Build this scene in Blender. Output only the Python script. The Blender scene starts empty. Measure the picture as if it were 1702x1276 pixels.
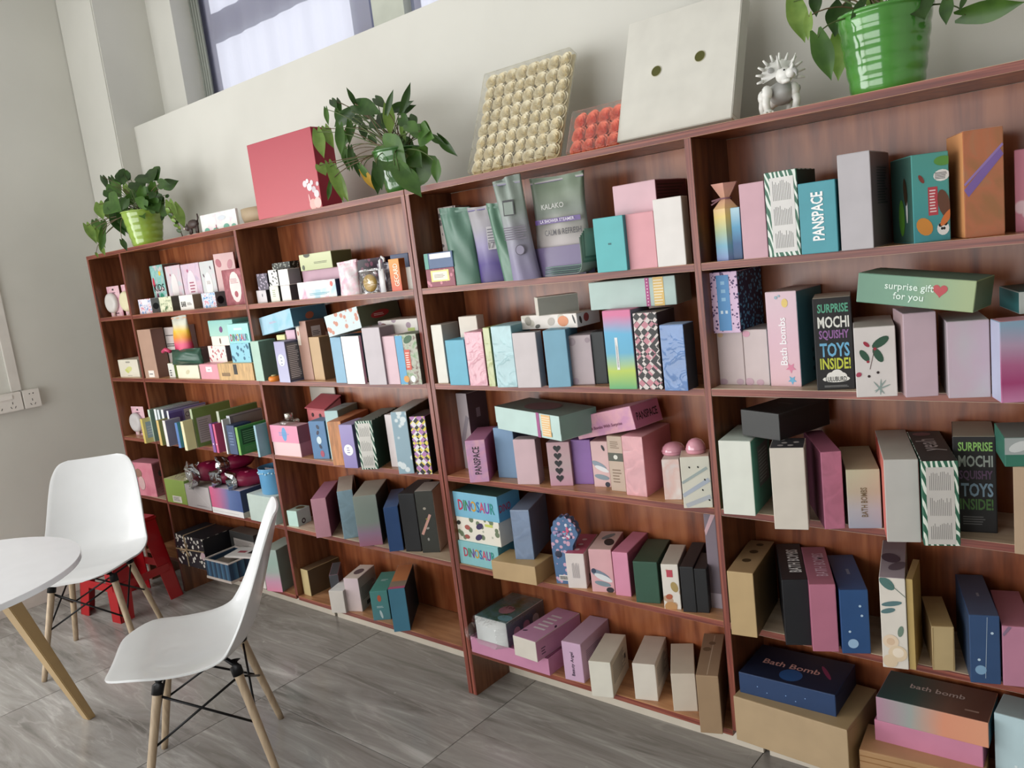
import bpy, bmesh, math, random
from mathutils import Vector, Matrix
random.seed(11)
S = bpy.context.scene
COL = S.collection
PI = math.pi

# ---------------- camera ----------------
def make_camera():
    yaw, pitch, roll = -0.71535688, -0.16033637, -0.12070169
    cy, sy, cp, sp = math.cos(yaw), math.sin(yaw), math.cos(pitch), math.sin(pitch)
    fwd = Vector((sy*cp, cy*cp, sp)); right = Vector((cy, -sy, 0)); up = right.cross(fwd)
    r2 = right*math.cos(roll) + up*math.sin(roll); u2 = -right*math.sin(roll) + up*math.cos(roll)
    cam = bpy.data.cameras.new('camera'); o = bpy.data.objects.new('camera', cam); COL.objects.link(o)
    m = Matrix((r2, u2, -fwd)).transposed().to_4x4(); m.translation = Vector((1.99022, -1.89014, 1.56634))
    o.matrix_world = m
    cam.sensor_width = 36; cam.lens = 1346.356*36/1702; cam.clip_start = .02
    S.camera = o
make_camera()

# ---------------- world, sun, daylight, exposure ----------------
S.view_settings.view_transform = 'Standard'; S.view_settings.look = 'None'
S.view_settings.gamma = 1; S.view_settings.use_curve_mapping = False
S.view_settings.exposure = 0.42
w = bpy.data.worlds.new('sky'); S.world = w; w.use_nodes = True
w.node_tree.nodes['Background'].inputs[0].default_value = (.80, .88, 1, 1)
w.node_tree.nodes['Background'].inputs[1].default_value = .55
def area(name, loc, rot, sx, sy, power, col):
    l = bpy.data.lights.new(name, 'AREA'); l.shape = 'RECTANGLE'; l.size = sx; l.size_y = sy; l.energy = power; l.color = col
    o = bpy.data.objects.new(name, l); COL.objects.link(o); o.location = loc; o.rotation_euler = rot; return o
# daylight through the glazed side of the left wall and through the shopfront behind the camera
area('daylight_left', (-2.74, -2.95, 1.45), (0, -PI/2, 0), 2.3, 3.1, 92, (1, .995, .975))
area('daylight_front', (-.6, -4.9, 1.3), (PI/2, 0, 0), 4.4, 2.2, 86, (1, .985, .96))
sl = bpy.data.lights.new('sun', 'SUN'); sl.energy = 2.7; sl.angle = .004; sl.color = (1, .97, .93)
so = bpy.data.objects.new('sun', sl); COL.objects.link(so)
so.rotation_euler = Vector((-.12, -1, -.22)).to_track_quat('-Z', 'Y').to_euler(); so.location = (0, 5, 5)

# ---------------- helpers ----------------
def lin(h):
    if not isinstance(h, str): return tuple(h)
    v = [int(h[i:i+2], 16)/255 for i in (0, 2, 4)]
    return tuple(c/12.92 if c <= .04045 else ((c+.055)/1.055)**2.4 for c in v) + (1,)
def newmat(name, rough=.5, spec=.5):
    m = bpy.data.materials.new(name); m.use_nodes = True
    b = m.node_tree.nodes['Principled BSDF']; b.inputs['Roughness'].default_value = rough
    b.inputs['Specular IOR Level'].default_value = spec
    return m, m.node_tree, b
def nd(t, k, **kw):
    n = t.nodes.new(k)
    for a, v in kw.items():
        if a in n.inputs: n.inputs[a].default_value = v
        else: setattr(n, a, v)
    return n
def ramp(t, stops, interp='LINEAR'):
    r = t.nodes.new('ShaderNodeValToRGB'); e = r.color_ramp; e.interpolation = interp
    while len(e.elements) < len(stops): e.elements.new(.5)
    for el, (p, c) in zip(e.elements, stops): el.position = p; el.color = lin(c)
    return r
CM = {}
def plain(c, rough=.5, metal=0, **kw):
    k = ('plain', c, rough, metal, tuple(kw.items()))
    if k in CM: return CM[k]
    m, t, b = newmat('colour', rough); b.inputs['Base Color'].default_value = lin(c); b.inputs['Metallic'].default_value = metal
    # faint mottling so no surface is a dead flat colour
    co = nd(t, 'ShaderNodeTexCoord'); n = nd(t, 'ShaderNodeTexNoise', Scale=14.0)
    t.links.new(co.outputs['Object'], n.inputs['Vector'])
    l = lin(c); lo, hi = (.985, 1.01) if rough < .31 else (.94, 1.03)
    r = ramp(t, [(.3, tuple(x*lo for x in l[:3])+(1,)), (.7, tuple(min(1, x*hi) for x in l[:3])+(1,))])
    t.links.new(n.outputs['Fac'], r.inputs['Fac']); t.links.new(r.outputs['Color'], b.inputs['Base Color'])
    for a, v in kw.items(): b.inputs[a.replace('_', ' ')].default_value = v
    CM[k] = m; return m
def pattern(spec, rough=.45):
    """printed card: kind:colours:scale"""
    if spec in CM: return CM[spec]
    kind, cols, sc = (spec.split(':') + ['20'])[:3]; cols = cols.split(','); sc = float(sc)
    if kind == 'P': m = plain(cols[0], .5); CM[spec] = m; return m
    m, t, b = newmat('print_' + kind, rough); L = t.links.new
    co = nd(t, 'ShaderNodeTexCoord'); out = None
    if kind in 'GH':
        sp = nd(t, 'ShaderNodeSeparateXYZ'); L(co.outputs['Generated'], sp.inputs[0])
        n = nd(t, 'ShaderNodeTexNoise', Scale=9.0); L(co.outputs['Object'], n.inputs['Vector'])
        ma = nd(t, 'ShaderNodeMath', operation='MULTIPLY_ADD'); ma.inputs[1].default_value = .12
        L(n.outputs['Fac'], ma.inputs[0]); L(sp.outputs['Z' if kind == 'G' else 'X'], ma.inputs[2])
        r = ramp(t, [(.06+i/(max(1, len(cols)-1))*.94, c) for i, c in enumerate(cols)]); L(ma.outputs[0], r.inputs['Fac']); out = r
    elif kind in 'NM':
        n = nd(t, 'ShaderNodeTexNoise', Scale=sc, Detail=3.0); n.inputs['Distortion'].default_value = 2.5 if kind == 'M' else .4
        L(co.outputs['Object'], n.inputs['Vector'])
        r = ramp(t, [(.33+i*.17, c) for i, c in enumerate(cols)]); L(n.outputs['Fac'], r.inputs['Fac']); out = r
        if kind == 'M': b.inputs['Roughness'].default_value = .12; b.inputs['Coat Weight'].default_value = 1
    elif kind == 'V':
        n = nd(t, 'ShaderNodeTexVoronoi', Scale=sc); L(co.outputs['Object'], n.inputs['Vector'])
        r = ramp(t, [(0, cols[1]), (.33, cols[1]), (.4, cols[0]), (1, cols[0])]); L(n.outputs['Distance'], r.inputs['Fac']); out = r
    elif kind == 'U':
        mp = nd(t, 'ShaderNodeMapping'); mp.inputs['Rotation'].default_value = (0, .7, .3); mp.inputs['Scale'].default_value = (1, 1, .35)
        L(co.outputs['Object'], mp.inputs[0])
        n = nd(t, 'ShaderNodeTexWave', Scale=sc*1.0, Distortion=7.0, Detail=1.0); L(mp.outputs[0], n.inputs['Vector'])
        r = ramp(t, [(.0, cols[0]), (.55, cols[0]), (.62, cols[1]), (1, cols[1])]); L(n.outputs['Fac'], r.inputs['Fac']); out = r
    elif kind == 'K':
        mp = nd(t, 'ShaderNodeMapping'); mp.inputs['Rotation'].default_value = (0, PI/4, 0); mp.inputs['Location'].default_value = (.003, .0031, .002)
        L(co.outputs['Object'], mp.inputs[0])
        c1 = nd(t, 'ShaderNodeTexChecker', Scale=sc); c1.inputs[1].default_value = lin(cols[0]); c1.inputs[2].default_value = lin(cols[1])
        c2 = nd(t, 'ShaderNodeTexChecker', Scale=sc/2); c2.inputs[1].default_value = lin(cols[2]); c2.inputs[2].default_value = lin(cols[3])
        c3 = nd(t, 'ShaderNodeTexChecker', Scale=sc*.9)
        # squash y so the pattern does not change through the face's depth
        sc2 = nd(t, 'ShaderNodeVectorMath', operation='MULTIPLY'); sc2.inputs[1].default_value = (1, .0, 1)
        L(mp.outputs[0], sc2.inputs[0])
        for c in (c1, c2, c3): L(sc2.outputs[0], c.inputs['Vector'])
        mx = nd(t, 'ShaderNodeMixRGB'); L(c3.outputs['Fac'], mx.inputs[0]); L(c1.outputs['Color'], mx.inputs[1]); L(c2.outputs['Color'], mx.inputs[2])
        L(mx.outputs[0], b.inputs['Base Color'])
    elif kind == 'W':
        mp = nd(t, 'ShaderNodeMapping'); mp.inputs['Scale'].default_value = (30, 30, 4)
        if cols[0] == 'd9aa6c': mp.inputs['Scale'].default_value = (4, 30, 40)
        L(co.outputs['Object'], mp.inputs[0]); n = nd(t, 'ShaderNodeTexNoise', Scale=3.0, Distortion=1.0); L(mp.outputs[0], n.inputs['Vector'])
        l = lin(cols[0]); r = ramp(t, [(.3, tuple(x*.62 for x in l[:3])+(1,)), (.65, l)]); L(n.outputs['Fac'], r.inputs['Fac']); out = r
    elif kind == 'Q':
        n = nd(t, 'ShaderNodeTexNoise', Scale=18.0, Distortion=1.6); L(co.outputs['Object'], n.inputs['Vector'])
        l = lin(cols[0]); r = ramp(t, [(.35, tuple(x*.86 for x in l[:3])+(1,)), (.7, tuple(min(1, x*1.12) for x in l[:3])+(1,))])
        L(n.outputs['Fac'], r.inputs['Fac']); out = r
        bp = nd(t, 'ShaderNodeBump', Strength=.55, Distance=.006); L(n.outputs['Fac'], bp.inputs['Height'])
        L(bp.outputs[0], b.inputs['Coat Normal']); b.inputs['Coat Weight'].default_value = 1; b.inputs['Coat Roughness'].default_value = .06
    if out: L(out.outputs['Color'], b.inputs['Base Color'])
    CM[spec] = m; return m

class MB:
    """collects geometry, then builds ONE mesh object"""
    def __init__(s): s.v = []; s.f = []; s.m = []; s.mats = []
    def mi(s, m):
        if m not in s.mats: s.mats.append(m)
        return s.mats.index(m)
    def add(s, vs, fs, m):
        k = len(s.v); i = s.mi(m); s.v += [tuple(v) for v in vs]; s.f += [tuple(k+a for a in f) for f in fs]; s.m += [i]*len(fs)
    def box(s, x0, y0, z0, x1, y1, z1, m, mx=None):
        vs = [(x0,y0,z0),(x1,y0,z0),(x1,y1,z0),(x0,y1,z0),(x0,y0,z1),(x1,y0,z1),(x1,y1,z1),(x0,y1,z1)]
        if mx: vs = [mx @ Vector(v) for v in vs]
        s.add(vs, [(0,3,2,1),(4,5,6,7),(0,1,5,4),(1,2,6,5),(2,3,7,6),(3,0,4,7)], m)
    def tube(s, pts, r, m, n=8, r2=None, cap=True):
        pts = [Vector(p) for p in pts]; L = len(pts); vs = []
        for i, p in enumerate(pts):
            d = (pts[min(i+1, L-1)] - pts[max(i-1, 0)]).normalized()
            a = d.orthogonal().normalized() if abs(d.z) > .9 else d.cross(Vector((0,0,1))).normalized()
            b = d.cross(a); rr = r if r2 is None else r + (r2-r)*i/(L-1)
            for k in range(n):
                t = 2*PI*k/n; vs.append(p + a*math.cos(t)*rr + b*math.sin(t)*rr)
        fs = [(i*n+k, i*n+(k+1) % n, (i+1)*n+(k+1) % n, (i+1)*n+k) for i in range(L-1) for k in range(n)]
        if cap: fs += [tuple(reversed(range(n))), tuple((L-1)*n+k for k in range(n))]
        s.add(vs, fs, m)
    def lathe(s, prof, m, n=32, c=(0,0,0), cap=True):
        vs = []; L = len(prof)
        for r, z in prof:
            for k in range(n): t = 2*PI*k/n; vs.append((c[0]+r*math.cos(t), c[1]+r*math.sin(t), c[2]+z))
        fs = [(i*n+k, i*n+(k+1) % n, (i+1)*n+(k+1) % n, (i+1)*n+k) for i in range(L-1) for k in range(n)]
        if cap: fs += [tuple(reversed(range(n))), tuple((L-1)*n+k for k in range(n))]
        s.add(vs, fs, m)
    def ball(s, c, r, m, n=12, mx=None):
        rx, ry, rz = r if isinstance(r, tuple) else (r, r, r); vs = []; h = n//2
        for i in range(h+1):
            a = PI*i/h
            for k in range(n): t = 2*PI*k/n; vs.append(Vector((rx*math.sin(a)*math.cos(t), ry*math.sin(a)*math.sin(t), -rz*math.cos(a))))
        vs = [(mx @ v if mx else v) + Vector(c) for v in vs]
        s.add(vs, [(i*n+k, i*n+(k+1) % n, (i+1)*n+(k+1) % n, (i+1)*n+k) for i in range(h) for k in range(n)], m)
    def build(s, name, parent=None, smooth=False, bevel=0, fix=True):
        me = bpy.data.meshes.new(name); me.from_pydata(s.v, [], s.f)
        for m in s.mats: me.materials.append(m)
        me.polygons.foreach_set('material_index', s.m)
        bm = bmesh.new(); bm.from_mesh(me)
        if fix:
            bmesh.ops.remove_doubles(bm, verts=bm.verts, dist=1e-6); bmesh.ops.recalc_face_normals(bm, faces=bm.faces)
        if bevel: bmesh.ops.bevel(bm, geom=bm.edges[:], offset=bevel, segments=2, affect='EDGES', clamp_overlap=True)
        bm.to_mesh(me); bm.free()
        if smooth: me.polygons.foreach_set('use_smooth', [True]*len(me.polygons))
        o = bpy.data.objects.new(name, me); COL.objects.link(o); o.parent = parent
        return o
def empty(name, loc=(0,0,0), rz=0):
    o = bpy.data.objects.new(name, None); COL.objects.link(o); o.location = loc; o.rotation_euler = (0, 0, rz); o.empty_display_size = .05; return o
def tag(o, label=None, cat=None, group=None, kind=None):
    for k, v in (('label', label), ('category', cat), ('group', group), ('kind', kind)):
        if v: o[k] = v
    return o
def struct(mb, name, **kw): return tag(mb.build(name, **kw), kind='structure')

# ---------------- materials of the room ----------------
def wood(name, grain, dark, mid, light, rough=.33):
    m, t, b = newmat(name, rough, .6); L = t.links.new
    co = nd(t, 'ShaderNodeTexCoord'); mp = nd(t, 'ShaderNodeMapping'); mp.inputs['Scale'].default_value = grain; L(co.outputs['Object'], mp.inputs[0])
    n = nd(t, 'ShaderNodeTexNoise', Scale=1.0, Detail=5.0, Distortion=1.4); L(mp.outputs[0], n.inputs['Vector'])
    n2 = nd(t, 'ShaderNodeTexNoise', Scale=4.0, Detail=3.0); L(mp.outputs[0], n2.inputs['Vector'])
    ma = nd(t, 'ShaderNodeMath', operation='MULTIPLY_ADD'); ma.inputs[1].default_value = .45; L(n2.outputs['Fac'], ma.inputs[0]); L(n.outputs['Fac'], ma.inputs[2])
    r = ramp(t, [(.5, dark), (.68, mid), (.88, light)]); L(ma.outputs[0], r.inputs['Fac']); L(r.outputs['Color'], b.inputs['Base Color'])
    bp = nd(t, 'ShaderNodeBump', Strength=.12, Distance=.002); L(ma.outputs[0], bp.inputs['Height']); L(bp.outputs[0], b.inputs['Normal'])
    return m
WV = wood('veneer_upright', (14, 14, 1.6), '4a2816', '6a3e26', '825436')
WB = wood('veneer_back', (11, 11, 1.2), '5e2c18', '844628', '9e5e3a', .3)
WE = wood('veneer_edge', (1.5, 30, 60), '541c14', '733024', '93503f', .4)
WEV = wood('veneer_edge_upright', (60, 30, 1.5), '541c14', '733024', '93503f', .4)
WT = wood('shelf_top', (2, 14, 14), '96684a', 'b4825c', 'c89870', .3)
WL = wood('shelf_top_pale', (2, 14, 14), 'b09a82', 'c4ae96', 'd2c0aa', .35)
def wallmat():
    m, t, b = newmat('painted_plaster', .75, .3); L = t.links.new
    co = nd(t, 'ShaderNodeTexCoord'); n = nd(t, 'ShaderNodeTexNoise', Scale=1.6, Detail=4.0); L(co.outputs['Object'], n.inputs['Vector'])
    r = ramp(t, [(.3, 'cecdc6'), (.7, 'd8d7d0')]); L(n.outputs['Fac'], r.inputs['Fac']); L(r.outputs['Color'], b.inputs['Base Color'])
    n2 = nd(t, 'ShaderNodeTexNoise', Scale=90.0); L(co.outputs['Object'], n2.inputs['Vector'])
    bp = nd(t, 'ShaderNodeBump', Strength=.06, Distance=.002); L(n2.outputs['Fac'], bp.inputs['Height']); L(bp.outputs[0], b.inputs['Normal'])
    return m
WALL = wallmat()
def tilemat():
    m, t, b = newmat('marble_tile', .22, .5); L = t.links.new
    co = nd(t, 'ShaderNodeTexCoord'); mp = nd(t, 'ShaderNodeMapping'); mp.inputs['Rotation'].default_value = (0, 0, -.6); mp.inputs['Scale'].default_value = (.9, 7.5, 1)
    oi = nd(t, 'ShaderNodeObjectInfo'); va = nd(t, 'ShaderNodeVectorMath', operation='ADD'); L(co.outputs['Object'], va.inputs[0])
    ms = nd(t, 'ShaderNodeMath', operation='MULTIPLY'); ms.inputs[1].default_value = 7; L(oi.outputs['Random'], ms.inputs[0]); L(ms.outputs[0], va.inputs[1])
    L(va.outputs[0], mp.inputs[0])
    n = nd(t, 'ShaderNodeTexNoise', Scale=1.7, Detail=7.0, Distortion=.9); n.inputs['Roughness'].default_value = .62; L(mp.outputs[0], n.inputs['Vector'])
    r = ramp(t, [(.3, '74716c'), (.44, '94908c'), (.58, 'a5a29e'), (.7, 'c4c1be')]); L(n.outputs['Fac'], r.inputs['Fac'])
    v = nd(t, 'ShaderNodeTexNoise', Scale=1.3, Detail=6.0, Distortion=.5); L(mp.outputs[0], v.inputs['Vector'])
    rv = ramp(t, [(.485, (0,0,0,1)), (.5, (1,1,1,1)), (.515, (0,0,0,1))]); L(v.outputs['Fac'], rv.inputs['Fac'])
    mx = nd(t, 'ShaderNodeMixRGB'); mu = nd(t, 'ShaderNodeMath', operation='MULTIPLY'); mu.inputs[1].default_value = .3
    L(rv.outputs['Color'], mu.inputs[0]); L(mu.outputs[0], mx.inputs[0]); L(r.outputs['Color'], mx.inputs[1]); mx.inputs[2].default_value = lin('c8c4c0'); L(mx.outputs[0], b.inputs['Base Color'])
    n3 = nd(t, 'ShaderNodeTexNoise', Scale=2.5, Detail=3.0); L(co.outputs['Object'], n3.inputs['Vector'])
    rr = ramp(t, [(.35, (.16,.16,.16,1)), (.7, (.3,.3,.3,1))]); L(n3.outputs['Fac'], rr.inputs['Fac']); L(rr.outputs['Color'], b.inputs['Roughness'])
    return m
TILE = tilemat()
GLASS, _t, _b = newmat('clear_glass', .02)
_tr = nd(_t, 'ShaderNodeBsdfTransparent'); _tr.inputs[0].default_value = (.93, .96, .96, 1); _mx = nd(_t, 'ShaderNodeMixShader'); _fr = nd(_t, 'ShaderNodeFresnel', IOR=1.45)
_gl = nd(_t, 'ShaderNodeBsdfGlossy', Roughness=.02)
_t.links.new(_fr.outputs[0], _mx.inputs[0]); _t.links.new(_tr.outputs[0], _mx.inputs[1]); _t.links.new(_gl.outputs[0], _mx.inputs[2]); _t.links.new(_mx.outputs[0], _t.nodes['Material Output'].inputs[0])
def film(name, tint=(.95,.95,.95,1), g=.10, bumpy=True):
    m, t, b = newmat(name, .1); L = t.links.new
    tr = nd(t, 'ShaderNodeBsdfTransparent'); tr.inputs[0].default_value = tint
    gl = nd(t, 'ShaderNodeBsdfGlossy', Roughness=.08); mx = nd(t, 'ShaderNodeMixShader'); lw = nd(t, 'ShaderNodeLayerWeight', Blend=.35)
    ma = nd(t, 'ShaderNodeMath', operation='MULTIPLY_ADD'); ma.inputs[1].default_value = .45; ma.inputs[2].default_value = g
    n = nd(t, 'ShaderNodeTexNoise', Scale=35.0, Distortion=1.5); co = nd(t, 'ShaderNodeTexCoord'); L(co.outputs['Object'], n.inputs['Vector'])
    bp = nd(t, 'ShaderNodeBump', Strength=.8, Distance=.006); L(n.outputs['Fac'], bp.inputs['Height'])
    L(bp.outputs[0], gl.inputs['Normal']); L(bp.outputs[0], lw.inputs['Normal'])
    L(lw.outputs['Facing'], ma.inputs[0]); L(ma.outputs[0], mx.inputs[0]); L(tr.outputs[0], mx.inputs[1]); L(gl.outputs[0], mx.inputs[2]); L(mx.outputs[0], t.nodes['Material Output'].inputs[0])
    return m
FILM = film('clear_film')

# ---------------- room ----------------
T = .0189
XW = -2.787
fl = empty('floor'); tag(fl, kind='structure')
base = MB(); base.box(XW-.1, -5, -.03, 4.6, .75, -.004, plain('4c4844', .6)); sub = base.build('grout_bed', fl)
tiles_x = [.128+.8745*k for k in range(-4, 6)]; tiles_y = [-.42+.8745*k for k in range(-6, 2)]
tm = {}
for i, x0 in enumerate(tiles_x[:-1]):
    for j, y0 in enumerate(tiles_y):
        a, b_, c, d = max(x0, XW), min(x0+.8745, 4.6), max(y0, -5), min(y0+.8745, .74)
        if b_-a < .02 or d-c < .02: continue
        key = (round(b_-a, 4), round(d-c, 4))
        if key not in tm:
            q = MB(); q.box(.0012, .0012, -.012, key[0]-.0012, key[1]-.0012, 0, TILE); o = q.build('floor_tile', fl, bevel=.0008); tm[key] = o.data
        else:
            o = bpy.data.objects.new('floor_tile', tm[key]); COL.objects.link(o); o.parent = fl
        o.location = (a, c, 0)
HC = 3.5
q = MB(); q.box(XW-.12, -1.35, 0, XW, .25, HC, WALL)
q.box(XW-.12, -5, 0, XW, -4.6, HC, WALL); q.box(XW-.12, -4.6, 2.75, XW, -1.35, HC, WALL); q.box(XW-.12, -4.6, 0, XW, -1.35, .12, WALL); struct(q, 'wall_left')
q = MB(); q.box(-2.387, .33, 0, 4.6, .62, 2.462, WALL)                      # the high sill wall behind the bookcase
q.box(-2.387, .52, 2.462, -2.138, .8, HC, WALL); q.box(-.76, .655, 2.462, -.565, .8, HC, plain('c0c4b8', .6)); q.box(.9, .655, 2.462, 4.6, .8, HC, WALL)
q.box(-2.138, .62, 2.40, 4.6, .8, 2.462, WALL); q.box(-2.138, .62, 3.32, 4.6, .8, HC, WALL); struct(q, 'wall_back')
q = MB(); q.box(XW, .225, 0, -2.387, .8, HC, WALL); struct(q, 'trim_1', bevel=.006)  # the corner pillar
q = MB(); q.box(4.6, -5, 0, 4.7, .8, HC, WALL); struct(q, 'wall_right')
q = MB(); q.box(XW-.12, -5.1, 0, -3.0+.3, -5, HC, WALL); q.box(1.9, -5.1, 0, 4.7, -5, HC, WALL); q.box(-2.7, -5.1, 2.75, 1.9, -5, HC, WALL); q.box(-2.7, -5.1, 0, 1.9, -5, .12, WALL); struct(q, 'wall_front')
q = MB(); q.box(XW-.12, -5.1, HC, 4.7, .8, HC+.1, plain('e4e2dc', .8)); struct(q, 'ceiling')
q = MB(); q.box(XW, -1.35, 0, XW+.012, .225, .085, plain('d8cec6', .4)); struct(q, 'baseboard_left', bevel=.002)
# high window behind the curtain
FRM = plain('8a90a8', .5)
q = MB()
for a, b_ in ((-2.138, -1.985), (-.9, -.76)): q.box(a, .70, 2.462, b_, .74, 3.32, FRM)
q.box(-1.985, .70, 2.844, -.9, .74, 2.985, FRM); q.box(-2.138, .70, 3.26, -.76, .74, 3.32, FRM); w1 = struct(q, 'window_1')
q = MB(); q.box(-1.985, .718, 2.462, -.9, .722, 2.844, GLASS); q.build('pane', w1); q = MB(); q.box(-1.985, .718, 2.985, -.9, .722, 3.26, GLASS); q.build('pane', w1)
q = MB(); q.box(-.565, .70, 2.462, -.50, .74, 3.32, FRM); q.box(.84, .70, 2.462, .9, .74, 3.32, FRM); q.box(-.5, .70, 3.26, .84, .74, 3.32, FRM); w2 = struct(q, 'window_2')
q = MB(); q.box(-.50, .718, 2.462, .84, .722, 3.26, GLASS); q.build('pane', w2)
def shopfront(name, mat, n, along):   # frames and panes standing in the openings of the left and front walls
    q = MB(); g = MB()
    if along == 'y':
        for k in range(n+1): y = -4.6+3.25*k/n; q.box(XW-.07, y-.025, .12, XW-.05+.0, y+.025, 2.75, mat)
        q.box(XW-.07, -4.6, .12, XW-.05, -1.35, .17, mat); q.box(XW-.07, -4.6, 2.7, XW-.05, -1.35, 2.75, mat)
    else:
        for k in range(n+1): x = -2.7+4.6*k/n; q.box(x-.025, -5.06, .12, x+.025, -5.04, 2.75, mat)
        q.box(-2.7, -5.06, .12, 1.9, -5.04, .17, mat); q.box(-2.7, -5.06, 2.7, 1.9, -5.04, 2.75, mat)
    o = struct(q, name)
    for k in range(n):
        g = MB()
        if along == 'y': y = -4.6+3.25*k/n; g.box(XW-.062, y+.025, .17, XW-.058, y+3.25/n-.025, 2.7, GLASS)
        else: x = -2.7+4.6*k/n; g.box(x+.025, -5.052, .17, x+4.6/n-.025, -5.048, 2.7, GLASS)
        g.build('pane', o)
shopfront('window_3', plain('5c5e60', .4), 3, 'y'); shopfront('window_4', plain('5c5e60', .4), 4, 'x')
# curtains
def curtain(name, x0, x1, y, label, amp=.012):
    m, t, b = newmat('curtain_cloth', .8); L = t.links.new
    df = nd(t, 'ShaderNodeBsdfDiffuse'); df.inputs[0].default_value = lin('c8c8d4'); tl = nd(t, 'ShaderNodeBsdfTranslucent'); tl.inputs[0].default_value = lin('e4e2f0')
    mx = nd(t, 'ShaderNodeMixShader', Fac=.62); L(df.outputs[0], mx.inputs[1]); L(tl.outputs[0], mx.inputs[2]); L(mx.outputs[0], t.nodes['Material Output'].inputs[0])
    nx, nz = 60, 8; q = MB(); vs = []
    for j in range(nz+1):
        for i in range(nx+1):
            u = i/nx; x = x0+(x1-x0)*u; z = 2.465+.84*j/nz
            vs.append((x, y+amp*math.sin(u*(x1-x0)*42)+amp*.6*math.sin(u*(x1-x0)*19+1.3+j*.1), z))
    q.add(vs, [(j*(nx+1)+i, j*(nx+1)+i+1, (j+1)*(nx+1)+i+1, (j+1)*(nx+1)+i) for j in range(nz) for i in range(nx)], m)
    o = q.build(name, smooth=True); tag(o, label, 'curtain'); return o
curtain('curtain', -2.12, -.785, .665, 'thin lavender-white curtain drawn across the long high window', .008)
curtain('curtain', -.53, .8, .675, 'pale curtain at the short stretch of high window right of the pier', .014)
q = MB()
for k in range(7):
    a = -2.134+.011*k; q.tube([(a, .635+.008*(k % 2), 2.464), (a-.003, .64+.008*(k % 2), 2.7), (a-.006+.002*k, .63+.006*(k % 2), 3.3)], .0085, plain('8f938c', .7), 6)
o = q.build('curtain_edge', smooth=True); o.name = 'gathered_curtain'; tag(o, 'grey-green gathered curtain bunched at the left edge of the high window', 'curtain')

# ---------------- bookcases ----------------
ZS = {1: 1.48153, 2: 1.15741, 3: .83153, 4: .5077, 5: .18131}; ZT = 1.79084
def board(root, name, x0, x1, y0, y1, z0, z1, faces):
    """faces: material for top, bottom, front, sides"""
    q = MB(); top, bot, fr, sd = faces
    vs = [(x0,y0,z0),(x1,y0,z0),(x1,y1,z0),(x0,y1,z0),(x0,y0,z1),(x1,y0,z1),(x1,y1,z1),(x0,y1,z1)]
    q.add(vs, [(4,5,6,7)], top); q.add(vs, [(0,3,2,1)], bot); q.add(vs, [(0,1,5,4)], fr); q.add(vs, [(1,2,6,5),(2,3,7,6),(3,0,4,7)], sd)
    q2 = MB(); return q.build(name, root, bevel=.0009)
def bookcase(x0, x1, ups, pale, label, feet):
    r = empty('bookcase', (0, 0, 0)); tag(r, label, 'bookcase')
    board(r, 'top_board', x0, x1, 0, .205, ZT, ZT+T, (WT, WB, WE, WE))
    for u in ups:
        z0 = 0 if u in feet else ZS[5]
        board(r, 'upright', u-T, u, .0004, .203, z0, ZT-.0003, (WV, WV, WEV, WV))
    b = sorted(ups)
    for k in range(len(b)-1):
        a, c = b[k], b[k+1]-T
        for row in (1, 2, 3, 4):
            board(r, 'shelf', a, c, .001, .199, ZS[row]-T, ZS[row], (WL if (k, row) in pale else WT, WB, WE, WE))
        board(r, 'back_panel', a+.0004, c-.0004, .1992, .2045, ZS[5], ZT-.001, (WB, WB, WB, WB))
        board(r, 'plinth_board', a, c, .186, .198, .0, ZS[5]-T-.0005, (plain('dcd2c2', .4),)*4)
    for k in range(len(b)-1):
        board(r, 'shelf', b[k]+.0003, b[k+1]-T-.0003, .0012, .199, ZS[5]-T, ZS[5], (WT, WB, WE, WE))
    return r
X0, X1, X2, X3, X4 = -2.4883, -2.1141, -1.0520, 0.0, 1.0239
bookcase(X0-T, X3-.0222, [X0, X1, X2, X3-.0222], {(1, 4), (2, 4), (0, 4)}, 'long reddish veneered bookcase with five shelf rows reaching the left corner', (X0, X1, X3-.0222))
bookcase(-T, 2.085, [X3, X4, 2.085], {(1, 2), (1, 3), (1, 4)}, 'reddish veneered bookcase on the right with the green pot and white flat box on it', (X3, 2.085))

# ---------------- printed cartons ----------------
import re
def desat(s, k):
    def f(m):
        c = m.group(0); v = [int(c[i:i+2], 16) for i in (0, 2, 4)]; g = .35*v[0]+.5*v[1]+.15*v[2]
        return ''.join('%02x' % max(0, min(255, int(g+(x-g)*k))) for x in v)
    return re.sub(r'(?<![0-9a-z.])[0-9a-f]{6}(?![0-9a-z.])', f, s)
def frame(face, w, d, h):
    e = .0006
    return {'F': (Vector((0,-e,0)), Vector((1,0,0)), Vector((0,0,1)), w, h), 'R': (Vector((w+e,0,0)), Vector((0,1,0)), Vector((0,0,1)), d, h),
            'L': (Vector((-e,d,0)), Vector((0,-1,0)), Vector((0,0,1)), d, h), 'T': (Vector((0,0,h+e)), Vector((1,0,0)), Vector((0,1,0)), w, d)}[face]
def text_mesh(s, mat, bold=False):
    c = bpy.data.curves.new('t', 'FONT'); c.body = s; c.size = 1; c.align_x = 'CENTER'; c.align_y = 'CENTER'; c.resolution_u = 2
    c.offset = .025 if bold else .012
    o = bpy.data.objects.new('t', c); COL.objects.link(o); dg = bpy.context.evaluated_depsgraph_get(); dg.update()
    me = bpy.data.meshes.new_from_object(o.evaluated_get(dg)); bpy.data.objects.remove(o); me.materials.clear(); me.materials.append(mat); return me
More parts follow.
